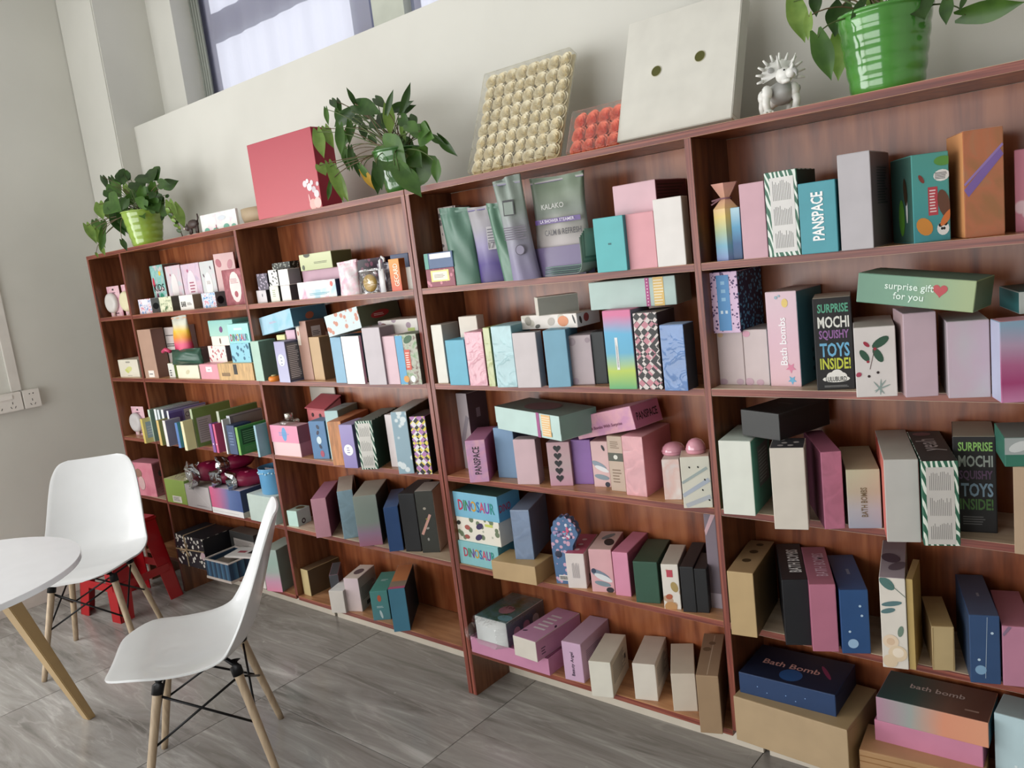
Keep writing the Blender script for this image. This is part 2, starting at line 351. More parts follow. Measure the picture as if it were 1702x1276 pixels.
def lettering(parent, face, dims, s, col, cu, cv, frac, rot, bold=False, multi=None):
    O, U, V, W, H = frame(face, *dims); N = U.cross(V)
    me = text_mesh(s, plain(col, .4) if not multi else plain(multi[0], .4), bold)
    xs = [v.co.x for v in me.vertices]; ys = [v.co.y for v in me.vertices]
    if not xs: return
    wd = max(xs)-min(xs); ht = max(ys)-min(ys); L = frac*(H if rot == 90 else W); k = L/wd
    if rot != 90 and s.isupper() and H > 1.5*W: ky = min(k*1.7, .155*H/ht)   # tall condensed capitals
    else: ky = min(k*1.6, (.75*W if rot == 90 else .8*H)/ht) if s.isupper() else k
    A, B = (V, -U) if rot == 90 else (U, V)
    c = O + U*(cu*W) + V*(cv*H) + N*.0005
    mx = (max(xs)+min(xs))/2; my = (max(ys)+min(ys))/2
    for v in me.vertices: v.co = c + A*((v.co.x-mx)*k) + B*((v.co.y-my)*ky)
    if multi:
        for m_ in multi[1:]: me.materials.append(plain(m_, .4))
        for p in me.polygons:
            q = (p.center-c).dot(A)/L+.5; p.material_index = min(len(multi)-1, max(0, int(q*len(multi))))
    o = bpy.data.objects.new('lettering', me); COL.objects.link(o); o.parent = parent
def marks(parent, dims, ex):
    q = MB(); lay = 0
    for e in ex:
        if e[1] != ':' or e[0] in 'tV': continue
        k = e[0]; a = e[2:].split(','); face = a[0]; col = a[1]; n = [float(x) for x in a[2:]]
        O, U, V, W, H = frame(face, *dims); N = U.cross(V); lay += 1; O = O + N*(.00004*lay); m = plain(col, .45)
        def poly(pts): q.add([O+U*x+V*y for x, y in pts], [tuple(range(len(pts)))], m)
        def cl(x, lo, hi): return max(lo, min(hi, x))
        if k == 'r': poly([(n[0]*W, n[1]*H), (n[2]*W, n[1]*H), (n[2]*W, n[3]*H), (n[0]*W, n[3]*H)])
        elif k == 'l':
            c = int(n[4])
            vert = W < H*.55 and face == 'F' and c > 8
            for i in range(c):
                f = random.uniform(.72, 1)
                if vert:
                    x0 = n[0]+(n[2]-n[0])*(i+.2)/c; x1 = x0+(n[2]-n[0])/c*.38; poly([(x0*W, n[1]*H), (x1*W, n[1]*H), (x1*W, (n[1]+(n[3]-n[1])*f)*H), (x0*W, (n[1]+(n[3]-n[1])*f)*H)])
                else:
                    y0 = n[1]+(n[3]-n[1])*(i+.2)/c; y1 = y0+(n[3]-n[1])/c*.42; x1 = n[0]+(n[2]-n[0])*f; poly([(n[0]*W, y0*H), (x1*W, y0*H), (x1*W, y1*H), (n[0]*W, y1*H)])
        elif k in 'cC': poly([(cl(n[0]*W+n[2]*math.cos(2*PI*i/20), 0, W), cl(n[1]*H+n[2]*math.sin(2*PI*i/20), 0, H)) for i in range(20)])
        elif k == 'e':
            ca, sa = math.cos(n[4]), math.sin(n[4])
            poly([(cl(n[0]*W+n[2]*math.cos(t)*ca-n[3]*math.sin(t)*sa, 0, W), cl(n[1]*H+n[2]*math.cos(t)*sa+n[3]*math.sin(t)*ca, 0, H)) for t in [2*PI*i/14 for i in range(14)]])
        elif k == 'p':
            a_ = Vector((n[0]*W, n[1]*H)); b_ = Vector((n[2]*W, n[3]*H)); dv = (b_-a_).normalized(); pr = Vector((-dv.y, dv.x))*n[4]/2
            poly([(cl(p.x, 0, W), cl(p.y, 0, H)) for p in (a_-pr, b_-pr, b_+pr, a_+pr)])
        elif k == 'h':
            poly([(n[0]*W+n[2]*.062*16*math.sin(t)**3*.9, n[1]*H+n[2]*.058*(13*math.cos(t)-5*math.cos(2*t)-2*math.cos(3*t)-math.cos(4*t))) for t in [2*PI*i/22 for i in range(22)]])
        elif k == 's':
            poly([(n[0]*W+n[2]*(1 if i % 2 else .45)*math.sin(PI*i/5), n[1]*H+n[2]*(1 if i % 2 else .45)*math.cos(PI*i/5)) for i in range(10)])
        elif k == 'd':
            for i in range(int(n[3])):
                y = (n[1]+(n[2]-n[1])*i/(n[3]-1))*H; poly([(n[0]*W+.002*math.cos(t), y+.002*math.sin(t)) for t in [2*PI*j/8 for j in range(8)]])
    if q.v:
        o = q.build('printed_artwork', parent, fix=False)
        if len(q.f) > 1: o['kind'] = 'stuff'
MULTI = ['c02848', '3c8c4c', '7c3c9c', 'd8a028', '2c6cb0', 'd84c6c', '8c3ca0', '2c8c84']
BOXOBJ = {}
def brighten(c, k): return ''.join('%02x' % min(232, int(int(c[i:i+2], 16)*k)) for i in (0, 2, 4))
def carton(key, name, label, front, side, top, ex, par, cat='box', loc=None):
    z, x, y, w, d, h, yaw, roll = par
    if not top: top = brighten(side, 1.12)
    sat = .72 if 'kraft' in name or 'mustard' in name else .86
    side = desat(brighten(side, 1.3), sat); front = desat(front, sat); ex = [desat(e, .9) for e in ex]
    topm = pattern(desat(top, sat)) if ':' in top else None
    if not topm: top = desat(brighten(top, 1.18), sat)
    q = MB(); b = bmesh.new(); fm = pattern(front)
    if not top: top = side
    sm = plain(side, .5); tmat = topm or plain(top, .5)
    for e in ex:
        if e.startswith('V:R,'):
            c = e[4:].split(','); sm = pattern('V:'+c[0]+','+c[1])
    kraft = 'kraft' in name
    lidded = name in ('lidded_box', 'mailer_box')
    vs = [b.verts.new((p[0]*w, p[1]*d, p[2]*h)) for p in ((0,0,0),(1,0,0),(1,1,0),(0,1,0),(0,0,1),(1,0,1),(1,1,1),(0,1,1))]
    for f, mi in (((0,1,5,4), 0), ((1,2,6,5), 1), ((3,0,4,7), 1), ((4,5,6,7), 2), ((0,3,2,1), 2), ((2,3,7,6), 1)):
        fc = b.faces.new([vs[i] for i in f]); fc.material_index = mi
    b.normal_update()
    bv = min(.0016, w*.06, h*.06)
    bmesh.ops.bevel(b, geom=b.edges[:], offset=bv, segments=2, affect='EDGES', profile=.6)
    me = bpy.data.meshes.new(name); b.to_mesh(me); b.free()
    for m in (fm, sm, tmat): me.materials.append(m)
    o = bpy.data.objects.new(name, me); COL.objects.link(o)
    cr, sr = math.cos(roll), math.sin(roll)
    zmin = min(0, -w*sr if roll > 0 else 0, 0) if roll > 0 else 0
    if roll <= 0: zmin = min(0, w*math.sin(-roll)*0)
    o.matrix_world = Matrix.Translation((x, y, z - min(0, -w*sr))) @ Matrix.Rotation(yaw, 4, 'Z') @ Matrix.Rotation(roll, 4, 'Y')
    tag(o, label, cat)
    # closure flaps: a tuck flap folded over the top and a dust tab on the side
    e = .0005
    if w > .02 and d > .03:
        f = MB(); g = min(.018, w*.25)
        zt = h; dep = d*.985
        f.add([(.0012, .002, zt), (w-.0012, .002, zt), (w-.0012, dep-g, zt), (w-g*.6, dep, zt), (g*.6, dep, zt), (.0012, dep-g, zt)]+
              [(.0012, .002, zt+e), (w-.0012, .002, zt+e), (w-.0012, dep-g, zt+e), (w-g*.6, dep, zt+e), (g*.6, dep, zt+e), (.0012, dep-g, zt+e)],
              [tuple(range(6, 12))]+[(i, (i+1) % 6, (i+1) % 6+6, i+6) for i in range(6)], tmat)
        f.build('tuck_flap', o)
        s_ = MB(); k = min(.02, h*.3)
        s_.add([(w, .0015, k*.3), (w, d*.45, k), (w, d*.45, h-k), (w, .0015, h-k*.3)]+[(w+e, .0015, k*.3), (w+e, d*.45, k), (w+e, d*.45, h-k), (w+e, .0015, h-k*.3)],
               [(4, 5, 6, 7)]+[(i, (i+1) % 4, (i+1) % 4+4, i+4) for i in range(4)], sm)
        s_.build('side_tab', o)
    if lidded:
        l = MB(); z0 = h*(.45 if name == 'lidded_box' else .3); t = .0016; hp = h+.0012
        l.box(-t, -t, z0, w+t, -.0002, hp, fm); l.box(w+.0002, -.0002, z0, w+t, d+t, hp, sm); l.box(-t, -.0002, z0, -.0002, d+t, hp, sm); l.box(-t, -t, hp, w+t, d+t, hp+.001, tmat)
        l.build('lid', o)
    dims = (w, d, h)
    if lidded: dims = (w+.002, d, h+.003)
    marks(o, dims, ex) if not lidded else marks(o, dims, ex)
    if lidded:
        for c in o.children:
            if c.name.startswith('printed'): c.location.y = -.002
    for t_ in ex:
        if t_.startswith('t:'):
            a = t_[2:].split(','); dino = a[1] == 'DINOSAUR'
            lettering(o, a[0], dims, a[1], a[2], float(a[3]), float(a[4]), float(a[5]), int(a[6]), len(a) > 7 or a[1] in ('MOCHI', 'SQUISHY', 'TOYS', 'INSIDE!'), MULTI if dino else None)
    BOXOBJ[key] = o
    return o
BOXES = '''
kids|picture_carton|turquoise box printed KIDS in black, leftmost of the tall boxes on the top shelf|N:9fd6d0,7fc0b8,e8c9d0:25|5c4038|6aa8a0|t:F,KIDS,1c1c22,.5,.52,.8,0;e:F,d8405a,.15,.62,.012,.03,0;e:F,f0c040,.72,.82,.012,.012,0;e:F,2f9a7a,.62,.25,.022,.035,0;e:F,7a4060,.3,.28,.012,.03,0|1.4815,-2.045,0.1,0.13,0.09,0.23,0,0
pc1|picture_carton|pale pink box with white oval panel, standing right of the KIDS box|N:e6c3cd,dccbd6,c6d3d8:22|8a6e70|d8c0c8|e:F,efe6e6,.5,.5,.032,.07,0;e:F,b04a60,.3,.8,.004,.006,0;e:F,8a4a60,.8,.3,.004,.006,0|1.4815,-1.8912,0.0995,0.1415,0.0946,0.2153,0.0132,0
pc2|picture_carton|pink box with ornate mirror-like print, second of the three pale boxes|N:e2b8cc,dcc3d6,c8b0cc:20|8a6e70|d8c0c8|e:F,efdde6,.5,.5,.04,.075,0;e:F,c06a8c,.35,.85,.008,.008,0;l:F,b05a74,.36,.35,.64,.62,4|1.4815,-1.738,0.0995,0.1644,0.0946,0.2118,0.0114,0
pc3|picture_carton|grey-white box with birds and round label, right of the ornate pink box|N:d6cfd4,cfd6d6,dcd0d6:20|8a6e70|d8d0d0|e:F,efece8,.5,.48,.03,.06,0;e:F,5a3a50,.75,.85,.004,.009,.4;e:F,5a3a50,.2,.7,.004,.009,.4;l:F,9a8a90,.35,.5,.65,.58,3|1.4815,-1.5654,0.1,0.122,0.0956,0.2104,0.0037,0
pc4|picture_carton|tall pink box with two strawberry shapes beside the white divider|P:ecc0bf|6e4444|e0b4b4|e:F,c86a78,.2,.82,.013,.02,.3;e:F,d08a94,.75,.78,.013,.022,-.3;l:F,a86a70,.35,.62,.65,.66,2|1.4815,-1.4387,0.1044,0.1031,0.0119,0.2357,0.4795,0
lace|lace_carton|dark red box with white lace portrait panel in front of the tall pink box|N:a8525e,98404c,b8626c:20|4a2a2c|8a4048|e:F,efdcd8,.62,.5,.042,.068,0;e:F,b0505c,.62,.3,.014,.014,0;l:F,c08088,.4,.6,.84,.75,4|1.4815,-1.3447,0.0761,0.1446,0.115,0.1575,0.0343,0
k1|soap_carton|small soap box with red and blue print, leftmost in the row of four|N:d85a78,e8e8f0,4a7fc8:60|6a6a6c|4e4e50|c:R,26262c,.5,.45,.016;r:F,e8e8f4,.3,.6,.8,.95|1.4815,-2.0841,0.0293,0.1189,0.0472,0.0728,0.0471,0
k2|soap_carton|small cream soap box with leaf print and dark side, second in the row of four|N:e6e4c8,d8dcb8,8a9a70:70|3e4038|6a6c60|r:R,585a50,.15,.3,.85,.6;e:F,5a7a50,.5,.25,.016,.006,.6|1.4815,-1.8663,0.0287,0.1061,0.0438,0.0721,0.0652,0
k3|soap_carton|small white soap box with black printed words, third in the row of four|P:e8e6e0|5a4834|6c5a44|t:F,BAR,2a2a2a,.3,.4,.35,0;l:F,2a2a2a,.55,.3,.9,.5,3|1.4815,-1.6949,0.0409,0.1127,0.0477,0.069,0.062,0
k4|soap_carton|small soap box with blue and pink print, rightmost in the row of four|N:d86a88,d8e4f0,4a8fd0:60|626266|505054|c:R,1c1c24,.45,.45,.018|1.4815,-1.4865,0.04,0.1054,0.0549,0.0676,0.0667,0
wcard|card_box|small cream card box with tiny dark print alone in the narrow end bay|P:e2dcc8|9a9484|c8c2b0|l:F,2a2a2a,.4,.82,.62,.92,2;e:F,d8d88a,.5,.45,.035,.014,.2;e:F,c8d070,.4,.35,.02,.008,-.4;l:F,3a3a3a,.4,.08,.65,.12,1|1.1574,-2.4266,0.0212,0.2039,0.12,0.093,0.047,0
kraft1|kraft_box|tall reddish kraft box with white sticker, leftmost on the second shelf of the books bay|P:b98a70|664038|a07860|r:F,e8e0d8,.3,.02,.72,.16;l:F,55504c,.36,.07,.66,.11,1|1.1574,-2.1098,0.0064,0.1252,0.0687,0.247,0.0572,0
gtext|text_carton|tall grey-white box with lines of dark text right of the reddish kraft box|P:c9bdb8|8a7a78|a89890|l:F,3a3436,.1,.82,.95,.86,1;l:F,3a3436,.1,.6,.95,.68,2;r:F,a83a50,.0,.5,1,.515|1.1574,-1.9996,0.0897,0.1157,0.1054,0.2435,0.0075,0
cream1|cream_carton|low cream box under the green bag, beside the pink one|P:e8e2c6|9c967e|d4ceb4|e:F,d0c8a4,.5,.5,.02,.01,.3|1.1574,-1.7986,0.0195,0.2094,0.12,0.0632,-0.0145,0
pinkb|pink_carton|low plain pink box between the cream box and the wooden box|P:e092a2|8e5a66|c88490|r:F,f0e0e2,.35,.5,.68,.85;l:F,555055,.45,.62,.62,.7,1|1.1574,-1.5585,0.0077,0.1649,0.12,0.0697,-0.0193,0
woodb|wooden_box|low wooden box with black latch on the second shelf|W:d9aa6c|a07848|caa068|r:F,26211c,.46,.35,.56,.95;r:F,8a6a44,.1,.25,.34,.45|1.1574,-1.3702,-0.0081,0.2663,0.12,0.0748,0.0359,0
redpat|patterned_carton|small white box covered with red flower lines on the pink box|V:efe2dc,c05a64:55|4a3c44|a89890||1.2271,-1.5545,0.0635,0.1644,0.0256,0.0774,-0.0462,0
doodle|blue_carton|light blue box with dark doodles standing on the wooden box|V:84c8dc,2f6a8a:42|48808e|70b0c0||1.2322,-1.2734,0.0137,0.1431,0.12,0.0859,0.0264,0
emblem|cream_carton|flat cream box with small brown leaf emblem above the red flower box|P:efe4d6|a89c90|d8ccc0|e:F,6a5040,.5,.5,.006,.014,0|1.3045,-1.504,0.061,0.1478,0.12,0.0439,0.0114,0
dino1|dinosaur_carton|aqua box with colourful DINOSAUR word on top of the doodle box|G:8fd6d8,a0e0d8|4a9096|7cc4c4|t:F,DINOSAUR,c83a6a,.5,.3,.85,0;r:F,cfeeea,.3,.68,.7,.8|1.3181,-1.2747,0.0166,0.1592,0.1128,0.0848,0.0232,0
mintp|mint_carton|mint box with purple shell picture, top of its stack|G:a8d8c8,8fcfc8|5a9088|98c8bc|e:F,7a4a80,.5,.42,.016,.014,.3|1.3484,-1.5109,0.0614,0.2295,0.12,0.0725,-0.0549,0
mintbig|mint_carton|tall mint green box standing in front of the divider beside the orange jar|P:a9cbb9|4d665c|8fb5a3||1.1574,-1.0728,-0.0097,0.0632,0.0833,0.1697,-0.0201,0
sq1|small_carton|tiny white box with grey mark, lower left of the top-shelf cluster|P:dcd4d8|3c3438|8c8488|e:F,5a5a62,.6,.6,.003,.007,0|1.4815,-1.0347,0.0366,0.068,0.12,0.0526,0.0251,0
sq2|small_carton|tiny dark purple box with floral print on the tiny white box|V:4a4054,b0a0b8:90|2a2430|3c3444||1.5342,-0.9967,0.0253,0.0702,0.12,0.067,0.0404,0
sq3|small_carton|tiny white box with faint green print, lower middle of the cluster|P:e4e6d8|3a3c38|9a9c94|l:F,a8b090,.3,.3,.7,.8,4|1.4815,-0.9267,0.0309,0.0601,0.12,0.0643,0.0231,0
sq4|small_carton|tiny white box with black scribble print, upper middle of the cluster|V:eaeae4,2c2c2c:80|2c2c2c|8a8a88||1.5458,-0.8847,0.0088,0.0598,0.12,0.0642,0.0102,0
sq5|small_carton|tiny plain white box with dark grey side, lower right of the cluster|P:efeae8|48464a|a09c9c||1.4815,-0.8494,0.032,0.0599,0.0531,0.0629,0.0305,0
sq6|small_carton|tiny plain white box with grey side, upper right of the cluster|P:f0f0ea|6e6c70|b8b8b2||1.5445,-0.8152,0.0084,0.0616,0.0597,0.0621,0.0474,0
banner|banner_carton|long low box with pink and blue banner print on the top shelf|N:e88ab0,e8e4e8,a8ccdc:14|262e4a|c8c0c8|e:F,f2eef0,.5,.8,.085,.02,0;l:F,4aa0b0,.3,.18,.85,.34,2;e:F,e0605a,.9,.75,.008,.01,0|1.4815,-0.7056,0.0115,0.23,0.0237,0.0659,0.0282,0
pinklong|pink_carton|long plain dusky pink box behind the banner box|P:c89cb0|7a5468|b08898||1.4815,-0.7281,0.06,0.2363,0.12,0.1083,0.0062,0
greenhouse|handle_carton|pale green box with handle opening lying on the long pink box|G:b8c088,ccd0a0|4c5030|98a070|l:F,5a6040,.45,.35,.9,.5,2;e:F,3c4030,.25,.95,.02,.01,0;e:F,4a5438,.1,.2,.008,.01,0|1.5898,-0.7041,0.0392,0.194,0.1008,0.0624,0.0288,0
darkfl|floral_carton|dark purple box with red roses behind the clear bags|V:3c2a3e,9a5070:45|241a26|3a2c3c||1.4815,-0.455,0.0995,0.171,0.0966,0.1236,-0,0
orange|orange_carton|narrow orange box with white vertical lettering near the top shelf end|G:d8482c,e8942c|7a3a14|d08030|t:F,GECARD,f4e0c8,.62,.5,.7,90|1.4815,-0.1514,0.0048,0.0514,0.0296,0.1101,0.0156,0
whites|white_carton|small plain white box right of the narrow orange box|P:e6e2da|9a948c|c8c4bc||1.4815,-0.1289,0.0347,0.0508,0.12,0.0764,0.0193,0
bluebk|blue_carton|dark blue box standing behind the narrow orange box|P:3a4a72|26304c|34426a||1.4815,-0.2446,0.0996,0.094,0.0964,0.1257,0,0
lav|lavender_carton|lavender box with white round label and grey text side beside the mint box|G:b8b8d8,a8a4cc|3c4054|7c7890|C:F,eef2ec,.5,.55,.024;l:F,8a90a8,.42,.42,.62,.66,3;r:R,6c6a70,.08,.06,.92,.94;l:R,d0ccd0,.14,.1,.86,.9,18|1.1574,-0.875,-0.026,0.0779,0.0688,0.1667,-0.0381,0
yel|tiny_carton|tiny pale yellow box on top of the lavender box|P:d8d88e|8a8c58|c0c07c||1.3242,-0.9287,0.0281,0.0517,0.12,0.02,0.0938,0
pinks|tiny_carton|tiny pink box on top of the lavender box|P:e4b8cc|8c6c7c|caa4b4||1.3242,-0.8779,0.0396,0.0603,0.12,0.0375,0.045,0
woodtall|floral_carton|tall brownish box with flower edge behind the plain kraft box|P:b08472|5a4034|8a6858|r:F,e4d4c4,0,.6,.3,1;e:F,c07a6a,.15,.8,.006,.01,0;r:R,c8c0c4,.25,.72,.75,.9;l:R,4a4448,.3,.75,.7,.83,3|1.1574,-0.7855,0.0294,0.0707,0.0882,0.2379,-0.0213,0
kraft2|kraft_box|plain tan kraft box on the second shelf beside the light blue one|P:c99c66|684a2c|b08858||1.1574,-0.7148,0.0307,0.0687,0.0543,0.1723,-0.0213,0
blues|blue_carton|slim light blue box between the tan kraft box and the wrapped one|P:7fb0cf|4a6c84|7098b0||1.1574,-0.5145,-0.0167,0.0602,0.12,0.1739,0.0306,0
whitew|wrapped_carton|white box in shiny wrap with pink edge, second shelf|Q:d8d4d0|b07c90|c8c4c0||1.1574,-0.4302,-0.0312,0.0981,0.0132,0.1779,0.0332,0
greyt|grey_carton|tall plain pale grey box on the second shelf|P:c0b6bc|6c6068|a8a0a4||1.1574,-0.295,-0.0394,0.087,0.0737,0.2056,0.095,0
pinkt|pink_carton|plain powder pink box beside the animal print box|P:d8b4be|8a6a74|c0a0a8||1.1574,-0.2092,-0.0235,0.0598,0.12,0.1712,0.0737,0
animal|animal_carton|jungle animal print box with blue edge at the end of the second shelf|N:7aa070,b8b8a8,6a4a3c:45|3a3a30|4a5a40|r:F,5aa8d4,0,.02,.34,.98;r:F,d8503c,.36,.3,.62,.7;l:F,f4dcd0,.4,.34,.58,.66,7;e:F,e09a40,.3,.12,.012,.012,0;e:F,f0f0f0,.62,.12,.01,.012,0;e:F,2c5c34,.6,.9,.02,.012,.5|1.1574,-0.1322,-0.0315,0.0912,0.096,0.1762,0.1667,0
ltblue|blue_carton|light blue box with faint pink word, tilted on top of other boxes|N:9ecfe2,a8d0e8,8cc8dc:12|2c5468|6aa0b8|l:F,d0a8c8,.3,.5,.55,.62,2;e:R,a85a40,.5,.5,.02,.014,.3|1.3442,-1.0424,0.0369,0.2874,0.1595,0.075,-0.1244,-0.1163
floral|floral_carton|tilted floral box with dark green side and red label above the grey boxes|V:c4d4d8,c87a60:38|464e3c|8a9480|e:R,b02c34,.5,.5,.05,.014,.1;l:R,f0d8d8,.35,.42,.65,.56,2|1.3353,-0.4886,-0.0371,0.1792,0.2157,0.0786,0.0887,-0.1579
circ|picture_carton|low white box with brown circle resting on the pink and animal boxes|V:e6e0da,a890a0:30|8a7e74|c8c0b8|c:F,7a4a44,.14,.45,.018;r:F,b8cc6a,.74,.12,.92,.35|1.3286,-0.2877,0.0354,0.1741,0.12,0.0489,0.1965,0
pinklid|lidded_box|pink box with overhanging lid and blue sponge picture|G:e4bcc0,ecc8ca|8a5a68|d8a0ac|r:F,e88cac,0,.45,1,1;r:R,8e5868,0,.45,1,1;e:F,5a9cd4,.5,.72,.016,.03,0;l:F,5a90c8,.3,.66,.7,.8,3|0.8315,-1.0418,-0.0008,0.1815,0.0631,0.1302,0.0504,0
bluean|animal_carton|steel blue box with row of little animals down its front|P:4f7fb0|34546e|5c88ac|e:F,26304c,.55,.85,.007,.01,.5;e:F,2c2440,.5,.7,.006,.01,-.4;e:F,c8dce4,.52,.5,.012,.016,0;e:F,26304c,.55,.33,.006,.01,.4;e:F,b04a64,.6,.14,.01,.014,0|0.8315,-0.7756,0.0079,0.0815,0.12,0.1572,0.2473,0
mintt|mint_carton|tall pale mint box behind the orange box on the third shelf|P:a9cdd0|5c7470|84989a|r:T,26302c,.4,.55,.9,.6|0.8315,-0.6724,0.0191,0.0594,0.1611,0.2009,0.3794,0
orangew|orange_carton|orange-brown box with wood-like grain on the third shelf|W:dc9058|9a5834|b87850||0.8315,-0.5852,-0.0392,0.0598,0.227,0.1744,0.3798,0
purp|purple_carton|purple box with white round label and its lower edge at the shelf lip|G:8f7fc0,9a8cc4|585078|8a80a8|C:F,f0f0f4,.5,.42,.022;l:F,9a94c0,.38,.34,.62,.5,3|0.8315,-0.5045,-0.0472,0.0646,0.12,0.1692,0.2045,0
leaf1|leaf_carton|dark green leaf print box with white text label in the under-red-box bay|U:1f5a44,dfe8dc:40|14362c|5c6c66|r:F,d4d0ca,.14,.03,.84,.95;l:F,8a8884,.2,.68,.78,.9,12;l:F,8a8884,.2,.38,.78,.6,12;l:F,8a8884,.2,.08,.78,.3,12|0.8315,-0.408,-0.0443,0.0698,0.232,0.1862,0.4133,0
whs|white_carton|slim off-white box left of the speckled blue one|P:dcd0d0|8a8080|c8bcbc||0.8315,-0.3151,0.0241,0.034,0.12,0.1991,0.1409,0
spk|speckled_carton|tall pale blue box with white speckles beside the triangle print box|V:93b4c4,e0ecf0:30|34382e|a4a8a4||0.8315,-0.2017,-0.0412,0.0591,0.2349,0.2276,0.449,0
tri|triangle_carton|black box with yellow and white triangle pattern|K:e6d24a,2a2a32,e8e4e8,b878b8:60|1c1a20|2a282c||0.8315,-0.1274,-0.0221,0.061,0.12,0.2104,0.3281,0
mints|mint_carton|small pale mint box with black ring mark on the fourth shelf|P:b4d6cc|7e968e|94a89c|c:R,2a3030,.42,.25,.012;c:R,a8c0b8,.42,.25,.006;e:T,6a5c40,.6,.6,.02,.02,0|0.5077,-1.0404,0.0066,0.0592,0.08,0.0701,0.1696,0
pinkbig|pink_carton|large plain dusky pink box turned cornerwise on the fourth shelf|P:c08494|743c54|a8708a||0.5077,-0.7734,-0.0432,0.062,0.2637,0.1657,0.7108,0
ltbw|wrapped_carton|light blue box in shiny wrap next to the large pink box|Q:8fb4c8|3c3028|b0a69a||0.5077,-0.6422,-0.0041,0.0615,0.2405,0.2001,0.8744,0
greyg|gradient_carton|wide box fading from grey to pink at its foot|G:c07898,b08cae,94a49c,94a49c,98a49c|3a3c38|9a988c||0.5077,-0.5052,-0.0345,0.092,0.2208,0.2031,0.6546,0
bluem|blue_carton|plain royal blue box on the fourth shelf|P:2a5596|141c30|3c5c8c||0.5077,-0.3428,-0.0239,0.0545,0.2457,0.1738,0.7226,0
blackb|black_carton|plain black box left of the ribboned dark box|P:17191e|101014|2a2c2e||0.5077,-0.2818,0.0051,0.0643,0.1823,0.2263,0.3874,0
ribbon|ribbon_carton|dark charcoal box with pale pink diagonal ribbon|P:33362f|a89c94|a8a098|p:F,e0a898,.15,.3,.72,.62,.01;e:F,b0a898,.45,.72,.006,.005,0;e:F,a8a040,.5,.55,.004,.003,0;e:F,a8a8a0,.5,.4,.006,.004,.4;e:F,a8a8a0,.45,.22,.004,.006,0|0.5077,-0.2084,0.0223,0.0682,0.1178,0.2379,0.4847,0
kraft3|kraft_box|long kraft box set back in the bottom shelf corner under the red box bay|P:c8ac6c|48341c|644a30||0.1813,-1.0416,0.0262,0.0535,0.1712,0.121,-0.0193,0
pinktr|window_carton|pink box with dark clear-lidded top behind the two white ones|P:dca0b8|4a3c44|48484c|r:F,50525a,0,.55,1,1|0.1813,-0.8101,0.0107,0.0368,0.1479,0.135,0.8141,0
smw|white_carton|small plain white box at the front lip of the bottom shelf|P:d8d0c8|8a8480|e0dcd4||0.1813,-0.7575,-0.0397,0.0679,0.1168,0.0971,0.3771,0
pkw|white_carton|white box with pink corner and text side, right of the small white box|G:e0ccc8,e4ccd4|8c8078|c8b8b0|e:T,6a5a60,.5,.5,.02,.03,0;l:R,5a5450,.1,.3,.9,.7,9;r:R,2c2a28,.3,.08,.6,.2|0.1813,-0.7024,0.0032,0.0678,0.1455,0.1443,0.3771,0
teal2|teal_carton|teal box with small orange fruit mark beside the blue and orange one|G:4f8f9c,4d9c98|205058|3e8a80|e:F,d8603c,.5,.75,.008,.014,0;l:F,c8e0e4,.3,.42,.75,.5,2;e:F,c8e0e4,.5,.2,.005,.018,.2;l:T,c8e0e4,.3,.5,.7,.6,2|0.1813,-0.528,-0.0071,0.072,0.1983,0.123,0.6106,0
blor|teal_carton|steel blue box with orange fading top leaning at the bottom shelf|P:3f84a4|122a38|c07848|r:T,9a8a78,0,.0,1,.3;r:T,d0608c,0,0,1,.08|0.1813,-0.3706,-0.0376,0.0644,0.2412,0.1752,0.6762,0
redlow|soap_carton|small red soap box with yellow framed label at the start of the pouch bay|V:8e3448,c87084:60|5c2030|7a3040|r:F,e8d878,.18,.3,.82,.9;r:F,e8e0d0,.24,.38,.76,.82;l:F,8a7a70,.3,.5,.7,.7,3|1.4815,0.0224,0.0086,0.1306,0.0915,0.0612,-0.0054,0
blueup|soap_carton|small blue soap box with white strip stacked on the red soap box|P:4c6690|3c5a6c|40587c|r:F,dcdce4,.2,.62,.95,.95;r:F,50988a,0,.0,.14,1|1.5428,0.0275,0.0047,0.1281,0.0957,0.0508,0.0105,0
frameb|framed_carton|tall white box with ornate frame print behind the green pouch|V:c8b8b0,54484c:60|8c7c78|b0a4a0|r:F,d4c8c4,.14,.1,.86,.9;e:F,7fb0a0,.5,.55,.016,.07,0|1.4815,0.0246,0.1001,0.072,0.0834,0.2588,0.1648,0
turq|turquoise_carton|plain bright turquoise box on the top shelf of the pouch bay|P:4fb8bc|287078|348a90|l:F,1f6a70,.45,.48,.56,.56,1|1.4815,0.7236,-0.0192,0.0927,0.12,0.146,0.0479,0
pk5|pink_carton|plain rose pink box between the turquoise and the white box|P:e39aa4|8c5058|c0828c||1.4815,0.8155,-0.0005,0.0832,0.12,0.1458,0.0479,0
wh5|white_carton|plain white box standing at the top shelf end by the divider|P:e4dedb|948c84|c0b8b0||1.4815,0.9018,-0.0004,0.0798,0.0396,0.1733,0.0609,0
pktop|pink_carton|pale pink box with dark striped side lying on the rose pink box|P:d7aab6|4a2028|b08a90|l:R,2a1014,.05,.1,.95,.9,8|1.6273,0.7546,0.0467,0.1392,0.1501,0.0813,-0.077,0
w6|white_carton|slim white box at the left end of the second shelf of the pouch bay|P:e2ddd2|8e8a84|b0a8a0||1.1574,0.01,0.009,0.0454,0.0932,0.1991,0.1053,0
tq6|blue_carton|short sky blue box under the cream cube|P:5cb0cc|3a7890|4c98b4||1.1574,0.0938,-0.0166,0.0815,0.12,0.1495,0.0543,0
cube6|cream_carton|cream cube-shaped box balanced on the sky blue box|P:ddd2c4|a8a096|b8ac9e||1.307,0.1121,0.0415,0.0726,0.0427,0.069,0.1346,0
